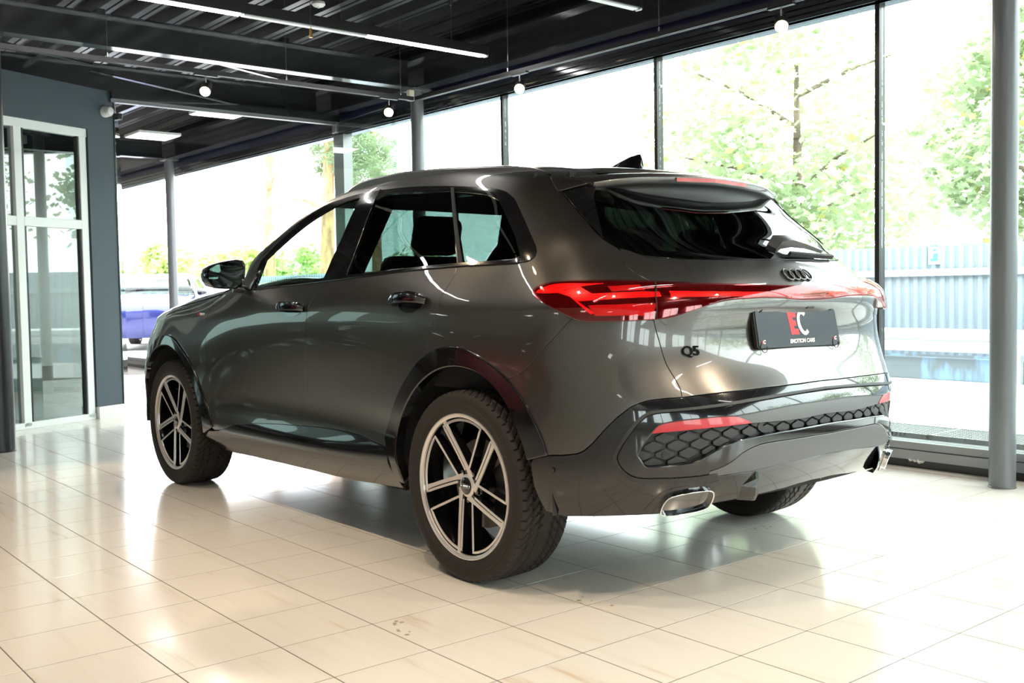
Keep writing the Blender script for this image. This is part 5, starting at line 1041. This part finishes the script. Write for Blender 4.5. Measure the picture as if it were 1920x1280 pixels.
# ---------- wheels
RT = .3685; WY = .824; ZC = .3655
def tyre_mesh():
    n = 720; prof = []
    # (y from centre, radius): outer side is +y
    side_ = [(.100, .268), (.108, .279), (.117, .290), (.1195, .296), (.1212, .2965), (.1232, .306), (.1242, .3165), (.1232, .3175), (.1240, .322), (.1228, .333), (.1212, .3335), (.121, .340), (.117, .350)]
    tread = [(.113, .3585), (.105, .3630)]
    q = [(y, RT-.0035*(y/.10)**2-.0005) for y in np.linspace(.098, -.098, 34)]
    prof = side_+tread+q+[(-y, r) for y, r in tread[::-1]]+[(-y, r) for y, r in side_[::-1]]
    m = len(prof); V = np.zeros((n, m, 3)); th_ = np.arange(n)*2*PI/n
    for k, (y, r) in enumerate(prof):
        rr = np.full(n, r)
        ay = abs(y)
        if r > .355:
            # swept grooves from the shoulder to the centre, block edges at two circumferential lines
            ph = (th_*62/(2*PI)+ (.9*np.clip(.098-ay, 0, .1)/.03)*(1)) % 1.0
            g = (ph < .17) if ay > .018 else ((ph*1.0) % 1 < .0)
            d = .0075 if ay < .112 else .004
            rr = rr-g*d*(1 if ay < .106 else .7)
            if .030 < ay < .0365 or .066 < ay < .0715: rr = rr-.0070*((th_*62/(2*PI)) % 1 > .0)
            if ay < .0025: rr = rr-.004
            ph2 = (th_*248/(2*PI)+ay*40) % 1.0; 
        V[:, k, 0] = rr*np.cos(th_); V[:, k, 1] = y; V[:, k, 2] = rr*np.sin(th_)
    idx = np.arange(n*m).reshape(n, m); a = idx; bq = np.roll(idx, -1, 0)
    F_ = np.stack([a[:, :-1], a[:, 1:], bq[:, 1:], bq[:, :-1]], -1).reshape(-1, 4)
    return V.reshape(-1, 3), F_
tv, tf = tyre_mesh()
def add_bump_tyre():
    N, L = nm(MATS['tyre']); b = N['Principled BSDF']; tc = N.new('ShaderNodeTexCoord'); nz = N.new('ShaderNodeTexNoise'); nz.inputs['Scale'].default_value = 260
    bp = N.new('ShaderNodeBump'); bp.inputs['Strength'].default_value = .15; bp.inputs['Distance'].default_value = .002
    L.new(tc.outputs['Object'], nz.inputs['Vector']); L.new(nz.outputs['Fac'], bp.inputs['Height']); L.new(bp.outputs[0], b.inputs['Normal'])
add_bump_tyre()
def pol(r, deg, y): a = math.radians(deg); return Vector((-r*math.cos(a), y, r*math.sin(a)))   # deg measured with 0 = rearwards
def strip(name, pts, w, m, parent, dep=.004, back=None, bm_='rim_black'):
    """flat bevelled band along pts (in the wheel plane), facing +y; back = depth of the dark flank behind"""
    pts = [Vector(p) for p in pts]; n = len(pts); V = []; F_ = []; ws = w if hasattr(w, '__len__') else [w]*n
    for i, p in enumerate(pts):
        d = (pts[min(i+1, n-1)]-pts[max(i-1, 0)]); d.y = 0; d.normalize(); sd = Vector((d.z, 0, -d.x)); hw = ws[i]/2
        V += [p-sd*hw-Vector((0, dep, 0)), p-sd*(hw-.0012), p+sd*(hw-.0012), p+sd*hw-Vector((0, dep, 0))]
    for i in range(n-1):
        for k in range(3): F_.append((4*i+k, 4*i+k+1, 4*i+5+k, 4*i+4+k))
    o = MB(); o.add(V, F_+[(0, 1, 2, 3), (4*n-1, 4*n-2, 4*n-3, 4*n-4)]); ob = o.build(name, m, parent, auto=30)
    return ob
def flank(pts, w0, w1, d0, d1):
    pts = [Vector(p) for p in pts]; n = len(pts); V = []; F_ = []
    for i, p in enumerate(pts):
        d = (pts[min(i+1, n-1)]-pts[max(i-1, 0)]); d.y = 0; d.normalize(); sd = Vector((d.z, 0, -d.x)); a = w0+(w1-w0)*i/(n-1); dp = d0+(d1-d0)*i/(n-1)
        V += [p-sd*a/2-Vector((0, .0015, 0)), p-sd*a*.62-Vector((0, dp, 0)), p+sd*a*.62-Vector((0, dp, 0)), p+sd*a/2-Vector((0, .0015, 0))]
    for i in range(n-1):
        for k in range(4): F_.append((4*i+k, 4*i+(k+1) % 4, 4*i+4+(k+1) % 4, 4*i+4+k))
    return V, F_
FY = .098      # face plane
def build_wheel():
    rim = MB(); rim.lathe([(.110, .279), (.112, .276), (.106, .268), (.096, .2635), (.06, .2625), (.03, .252), (-.06, .247), (-.10, .254), (-.112, .266), (-.112, .274)], (0, 0, 0), 'y', 96)
    rim.lathe([(.060, .075), (.074, .068), (.080, .045), (.080, .034), (.078, 0)], (0, 0, 0), 'y', 48)
    rim.lathe([(-.02, .0), (-.02, .09), (.060, .080), (.070, .075)], (0, 0, 0), 'y', 48)
    wh = rim.build('wheel', 'rim_black', car, auto=40)
    mesh_obj('tyre', tv, tf, 'tyre', wh, smooth=False)
    for p in wh.children[0].data.polygons: p.use_smooth = False
    me = wh.children[0].data
    bm2 = bmesh.new(); bm2.from_mesh(me)
    for f in bm2.faces: f.smooth = True
    for e in bm2.edges: e.smooth = not (len(e.link_faces) == 2 and e.calc_face_angle(0) > .5)
    bm2.to_mesh(me); bm2.free()
    ring = MB(); ring.lathe([(.1085, .2805), (.1130, .2790), (.1130, .2745), (.1095, .2690), (.1080, .2640), (.1000, .2630)], (0, 0, 0), 'y', 120); ring.build('rim_edge', 'rim_silver', wh, auto=30)
    for k in range(5):
        rot = 72*k
        wa = 118.6+rot; tb_ = 65+rot
        # wide spoke (single bright face)
        WR = [.045, .055, .08, .12, .17, .22, .264]; WA_ = [-44, -36, -21.6, -12.6, -5.6, -1.9, 0]
        TR = [.062, .08, .10, .163, .21, .256]; TA_ = [15, 11, 8, 3.4, 1.2, 0]
        def bez(a, b_, c_, t): return a*(1-t)**2+b_*2*t*(1-t)+c_*t*t
        def cur2(kind, off=0., r0=.05, r1=.264, n=16):
            P = (pol(.036, wa-62, 0), pol(.115, wa-13, 0), pol(.268, wa, 0)) if kind == 'w' else (pol(.060, tb_+17, 0), pol(.14, tb_+4, 0), pol(.256, tb_, 0))
            q = [bez(*P, t) for t in np.linspace(0, 1, 60)]; q = [v for v in q if r0-.004 <= v.length <= r1+.004]
            idx = np.linspace(0, len(q)-1, n); o = []
            for k_ in idx:
                v = q[int(round(k_))]; nx = q[min(len(q)-1, int(round(k_))+1)]; pv = q[max(0, int(round(k_))-1)]; d = (nx-pv).normalized(); sd = Vector((d.z, 0, -d.x))
                t = (v.length-r0)/(r1-r0); w = v-sd*off; w.y = FY-.012+.016*t; o.append(w)
            return o
        cur = cur2
        def cur_old(kind, off=0., r0=.05, r1=.264, n=16):
            o = []
            for i in range(n):
                t = i/(n-1); r = r0+(r1-r0)*t
                a = wa+float(sw(WR, [r])[0]@np.array(WA_)) if kind == 'w' else tb_+float(sw(TR, [r])[0]@np.array(TA_))
                o.append(pol(r, a+math.degrees(off/r), FY-.012+.016*t))
            return o
        strip('spoke', cur('w', .0065, .034, .268), [.026-.010*min(1, i/4)+.006*max(0, (i-12)/3) for i in range(16)], 'rim_silver', wh)
        w2 = cur('w', -.0105, .066, .250); arc = [pol(.2530, a, FY+.003) for a in np.linspace(wa-2.6, tb_+1.4, 18)][1:-1]; w3 = cur('t', .0, .066, .250)[::-1]
        strip('spoke', w2+arc+w3, .0112, 'rim_silver', wh)
        b = MB(); b.add(*flank(cur('w', -.001, .05, .262), .030, .030, .045, .035)); b.add(*flank(cur('t', 0, .06, .262), .012, .012, .045, .035)); b.build('spoke_flank', 'rim_black', wh, auto=40)
        bp_ = pol(.058, tb_-12, .072); MB().cyl(bp_, bp_+Vector((0, .012, 0)), .011, .009, n=6).build('wheel_bolt', 'chrome_dark', wh)
    cap = MB(); cap.lathe([(.078, .034), (.092, .0335), (.0945, .030), (.0955, 0)], (0, 0, 0), 'y', 36); cp_ = cap.build('center_cap', 'gloss_black', wh, auto=40)
    b = MB(); b.lathe([(.0835, .0445), (.0875, .0435), (.0925, .0355), (.0925, .0335), (.088, .0335)], (0, 0, 0), 'y', 36); b.build('cap_ring', 'rim_silver', wh, auto=40)
    for k in range(4):
        c_ = Vector((.0165-.011*k, .0962, 0)); b = MB(); b.tube([c_+Vector((.0085*math.cos(a), 0, .0085*math.sin(a))) for a in np.linspace(0, 2*PI, 21)], .0011, 6, cap=False); b.build('cap_badge_ring', 'chrome', wh)
    b = MB(); b.lathe([(-.010, .06), (-.010, .172), (.012, .172), (.012, .085), (.030, .080), (.030, .0)], (0, 0, 0), 'y', 64); b.build('brake_disc', 'brake_steel', wh, auto=30)
    b = MB(); V = []
    for y in (-.03, .035):
        for r in (.115, .19):
            for a in np.linspace(-35, 35, 9): V.append(pol(r, a, y))
    F_ = []
    for i in range(8): F_ += [(i, i+1, 10+i, 9+i), (18+i, 27+i, 28+i, 19+i), (9+i, 10+i, 28+i, 27+i), (i, 18+i, 19+i, 1+i)]
    b.add(V, F_+[(0, 9, 27, 18), (8, 26, 35, 17)]); b.build('brake_caliper', 'caliper', wh, auto=30)
    return wh
w0 = build_wheel(); w0.location = (0, WY, ZC); 
w0.rotation_euler = (0, math.radians(0), 0)
w1_ = copy_tree(w0, car); w1_.location = (2.82, WY+.005, ZC); w1_.rotation_euler = (0, math.radians(3), math.radians(0))
w2_ = copy_tree(w0, car); w2_.location = (0, -WY, ZC); w2_.rotation_euler = (0, 0, PI)
w3_ = copy_tree(w0, car); w3_.location = (2.82, -WY, ZC); w3_.rotation_euler = (0, 0, PI)
# ================================================================== OUTSIDE
gr = struct(MB().box((-60, -60, -.25), (90, -2.6, -.02)).build('ground', 'asphalt'))
struct(MB().box((15.1, -2.6, -.25), (90, 40, -.02)).build('ground_far', 'asphalt'))
struct(MB().box((-60, -2.6, -.25), (-10.8, 40, -.02)).build('ground_behind', 'asphalt'))
# steel grating along the window: bars one by one would be too fine, so each mat is a lattice
for n_, x in enumerate((-1.45, .05)):
    b = MB(); x0, x1, y0, y1, z = x, x+1.48, -3.02, -2.63, .19
    for q in np.arange(x0, x1, .028): b.box((q, y0, z-.02), (q+.008, y1, z))
    for q in np.arange(y0, y1, .028): b.box((x0, q, z-.02), (x1, q+.008, z))
    r_ = empty('walk_grating', (0, 0, 0)); tag(r_, ('steel walk grating outside the window behind the grey right column', 'steel walk grating outside the window just right of the rear bumper')[n_], 'grating', 'walk gratings')
    b.build('lattice', 'grating', r_)['kind'] = 'stuff'
    for nm_, p_, q_ in (('edge_bar', (x0, y0, z-.20), (x1, y0+.012, z+.002)), ('edge_bar', (x0, y1-.012, z-.20), (x1, y1, z+.002)), ('edge_bar', (x1-.01, y0, z-.20), (x1+.005, y1, z+.003))): MB().box(p_, q_).build(nm_, 'grating', r_)
# corrugated fence, panel by panel
YF = -8.70
fence = empty('fence', (0, YF, 0)); tag(fence, 'grey corrugated steel fence behind the guard rail', 'fence')
pr = []; yv = 0.; per = .115
for k in range(10): pr += [(k*per, 0), (k*per+.035, 0), (k*per+.048, -.022), (k*per+.088, -.022), (k*per+.101, 0)]
pr.append((1.15, 0)); V = []
for z in (-.02, 1.57):
    for (a, c_) in pr: V.append((a, c_, z))
n = len(pr); me_o = mesh_obj('fence_panel', V, [(i, i+1, n+i+1, n+i) for i in range(n-1)], 'fence_steel', fence); pm = me_o.data; bpy.data.objects.remove(me_o)
for k, x in enumerate(np.arange(-36.8, 48, 1.15)):
    o = bpy.data.objects.new('fence_panel', pm); o.location = (x, 0, 0); link(o, fence)
MB().box((-37, .005, 1.20), (49, .05, 1.285)).build('fence_rail', 'fence_rail', fence)
MB().box((-37, .03, -.02), (49, .036, .245)).build('worn_skirt', 'fence_worn', fence)
gd = empty('guard_rail', (0, YF+.55, 0)); tag(gd, 'pale steel guard rail in front of the grey fence', 'guard rail')
MB().sweep([(-15, 0, 0), (56, 0, 0)], [(.0, .32), (-.03, .32), (-.07, .36), (-.07, .41), (-.02, .45), (-.07, .49), (-.07, .55), (-.03, .585), (0, .585), (0, .57), (-.05, .54), (-.05, .50), (0, .46), (0, .44), (-.05, .40), (-.05, .37), (0, .335)][::-1]).build('rail_beam', 'guard_rail', gd)
for x in np.arange(-14, 56, 2.0): MB().box((x-.05, -.14, -.02), (x+.05, -.02, .56)).build('rail_post', 'guard_rail', gd)
struct(MB().box((-15, -8.35, -.02), (56, -8.25, .24), .01).build('kerb_wall', 'fence_worn'))
# P sign on the fence
sg = empty('parking_sign', (3.21, YF+.001, 1.34)); tag(sg, 'small white parking sign with a blue letter on the fence', 'sign')
MB().box((-.075, 0, 0), (.075, .012, .27), .004).build('sign_plate', 'sign_white', sg); MB().box((-.05, .0125, .035), (.05, .014, .235)).build('sign_field', 'sign_blue', sg)
text_mesh('sign_letter', 'P', .20, Matrix.Translation((0, .0152, .135)) @ Matrix.Rotation(PI, 4, 'Z') @ Matrix.Rotation(PI/2, 4, 'X'), 'sign_white', sg, bold=.003)
# ---------- trees
def maple_leaf():
    a = [(90, 1.), (70, .62), (52, .88), (35, .50), (12, .80), (-20, .42), (-60, .38), (-90, .30), (-120, .38), (200, .42), (168, .80), (145, .50), (128, .88), (110, .62)]
    return [(r*math.cos(math.radians(d)), r*math.sin(math.radians(d))) for d, r in a]
def crown(name, c, rad, nb, per_, size, m, parent, shape='maple', yellow=.0, squash=.8, branches=None):
    V = []; F_ = []; fm = []; lf = maple_leaf() if shape == 'maple' else ([(0, 1), (.45, .3), (.35, -.5), (0, -1), (-.35, -.5), (-.45, .3)] if shape == 'oval' else [(.06, 1), (-.06, 1), (-.06, -1), (.06, -1)])
    for bi in range(nb):
        d = rng.normal(size=3); d /= np.linalg.norm(d); rr = rad*(.25+.75*rng.random()**.5); bc = np.array(c)+d*rr*np.array([1, 1, squash]); br = rad*(.12+.16*rng.random())
        for k in range(per_):
            q = rng.normal(size=3)*br*.6+bc; sz = size*(.6+.7*rng.random())
            nrm_ = Vector((rng.normal()*.6, rng.normal()*.6, .8)).normalized(); u = nrm_.orthogonal().normalized(); u.rotate(Matrix.Rotation(rng.random()*6.28, 3, nrm_)); v = nrm_.cross(u)
            k0 = len(V); V += [(q[0]+(u.x*a+v.x*b_)*sz, q[1]+(u.y*a+v.y*b_)*sz, q[2]+(u.z*a+v.z*b_)*sz) for a, b_ in lf]; F_.append(tuple(range(k0, k0+len(lf)))); fm.append(1 if rng.random() < yellow else 0)
    o = mesh_obj(name, V, F_, None, parent, mats=[m, 'leaf_yellow'], fm=fm); o['kind'] = 'stuff'; return o
def tree(name, base, hgt, cr_, lab, m='leaf_maple', bark='bark', shape='maple', size=.10, nb=90, per_=60, yellow=.0, trunk_r=.16, lean=0., c0=None, grp='trees behind the fence', squash=.8):
    r_ = empty(name, base); tag(r_, lab, 'tree', grp)
    pts = [(lean*t*hgt*.3+.12*math.sin(3*t+base[0]), .1*math.sin(4*t+base[0]*2), hgt*t) for t in np.linspace(0, .95, 10)]
    MB().tube(pts, [trunk_r*(1-.75*t) for t in np.linspace(0, 1, 10)], 10).build('trunk', bark, r_, auto=60)
    for k in range(7):
        t = .35+.08*k; a = k*2.4+base[0]; p = Vector(pts[min(9, int(t*10))]); L = cr_*(.5+.4*rng.random())
        q = p+Vector((math.cos(a)*L, math.sin(a)*L, .35*L)); MB().tube([p, p.lerp(q, .5)+Vector((0, 0, .1)), q], [trunk_r*.35, trunk_r*.2, trunk_r*.08], 6).build('branch', bark, r_, auto=60)
    crown('foliage', c0 or (lean*hgt*.25, 0, hgt*.78), cr_, nb, per_, size, m, r_, shape, yellow, squash); return r_
tree('maple_tree', (8.2, -13.0, 0), 5.4, 2.8, 'leafy green maple seen through the window right of the spoiler', nb=200, per_=62, yellow=.06, c0=(0, 0, 3.7), squash=1.05, size=.11)
tree('maple_tree', (2.9, -10.7, 0), 4.4, 1.55, 'leafy green maple seen through the rightmost window', nb=110, per_=60, yellow=.03, c0=(0, 0, 3.3), squash=1.25)
tree('maple_tree', (-2.6, -11.9, 0), 4.6, 2.1, 'leafy green maple beyond the fence right of the grey column', nb=90, per_=55, yellow=.02, c0=(0, 0, 3.3), squash=.9)
tree('maple_tree', (14.5, -15.6, 0), 3.4, 1.7, 'low pale maple behind the fence beside the middle window', nb=80, per_=50, yellow=.1, c0=(0, 0, 2.2))
tree('maple_tree', (-7.6, -12.2, 0), 5.0, 2.4, 'leafy maple behind the camera beyond the fence', nb=80, per_=50, c0=(0, 0, 3.3))
for k_, (x_, y_, r_, l_) in enumerate(((-14.4, -11.9, 2.4, 'leafy maple reflected in the tailgate'), (-20.6, -12.9, 2.3, 'leafy maple reflected in the right of the tailgate'), (-26.8, -13.4, 2.4, 'leafy maple farthest behind the camera'))):
    tree('maple_tree', (x_, y_, 0), 5.6, r_, l_, nb=70, per_=45, size=.14, c0=(0, 0, 3.4), squash=1.1)
tree('pine_tree', (25.6, -11.3, 0), 10, 1.4, 'tall pine with orange trunk left of the glass door', 'leaf_pine', 'bark_pine', 'needle', .16, 60, 60, trunk_r=.22, c0=(-.3, 0, 8.0), grp='pines')
tree('pine_tree', (19.7, -9.9, 0), 10, 1.2, 'tall pine with orange trunk right behind the car windscreen', 'leaf_pine', 'bark_pine', 'needle', .16, 60, 70, trunk_r=.22, c0=(-.1, -.5, 4.6), grp='pines')
tree('pine_tree', (27.3, -16.0, 0), 10, 1.3, 'tall pine seen through the glass door beside the column', 'leaf_pine', 'bark_pine', 'needle', .16, 70, 60, trunk_r=.22, c0=(0, 0, 5.4), grp='pines')
for k, (x, y, h_, r_, lab) in enumerate(((34.5, -11.4, 2.8, 1.6, 'bright green bush left of the far column'), (29.0, -11.9, 2.4, 1.6, 'bright green bush right of the far column'), (33, -15.6, 2.6, 1.8, 'bright green bush behind the door mirror'), (30.5, -20.0, 2.2, 1.6, 'pale green bush behind the driver window'))):
    tree('bush', (x, y, 0), h_, r_, lab, 'leaf_bush', 'bark', 'oval', .13, 70, 60, trunk_r=.06, c0=(0, 0, h_*.62), grp='bushes')
# ---------- other cars: copies of the body in other paints
def recolour(root, m, keep=None):
    for o in list(root.children):
        if keep and o.name.split('.')[0] not in keep:
            for g in list(o.children): bpy.data.objects.remove(g)
            bpy.data.objects.remove(o); continue
        for ob in [o]+list(o.children):
            for sl in ob.material_slots:
                if sl.material and sl.material.name == 'paint': sl.link = 'OBJECT'; sl.material = MATS[m]
drop = None
KEEP = {'front_door', 'rear_door', 'quarter_panel', 'front_fender', 'front_bumper', 'hood', 'roof_panel', 'windshield', 'rear_bumper', 'tailgate', 'rear_window', 'window_frame', 'front_side_window', 'rear_side_window', 'quarter_window', 'rear_arch_trim', 'front_arch_trim', 'side_skirt', 'tail_light', 'bumper_skirt', 'body_shell', 'wheel_housing', 'underbody', 'roof_spoiler', 'wheel', 'door_mirror', 'headliner', 'diffuser_panel'}
def car_copy(loc, rz, m, lab):
    c_ = car.copy(); COL.objects.link(c_); c_.location = loc; c_.rotation_euler = (0, 0, rz); tag(c_, lab, 'car')
    for o in car.children:
        if o.name.split('.')[0] not in KEEP: continue
        q = o.copy(); COL.objects.link(q); q.parent = c_
        if o.name.split('.')[0] in ('wheel', 'roof_spoiler'):
            for g in o.children: h_ = g.copy(); COL.objects.link(h_); h_.parent = q
        for ob in [q]+list(q.children):
            for sl in ob.material_slots:
                if sl.material and sl.material.name == 'paint': sl.link = 'OBJECT'; sl.material = MATS[m]
    return c_
car_copy((21.2, -6.3, -.02), math.radians(150), 'paint_blue', 'dark blue car parked outside beyond the glass doors')
car_copy((3.3, 7.75, 0), math.radians(-90), 'paint_red', 'red car beside the hall seen only as a reflection')
car_copy((6.1, 7.75, 0), math.radians(-90), 'gloss_black', 'black car next to the red car seen only as a reflection')
car_copy((8.8, 7.75, 0), math.radians(-90), 'paint', 'dark grey car at the end of the row seen only as a reflection')
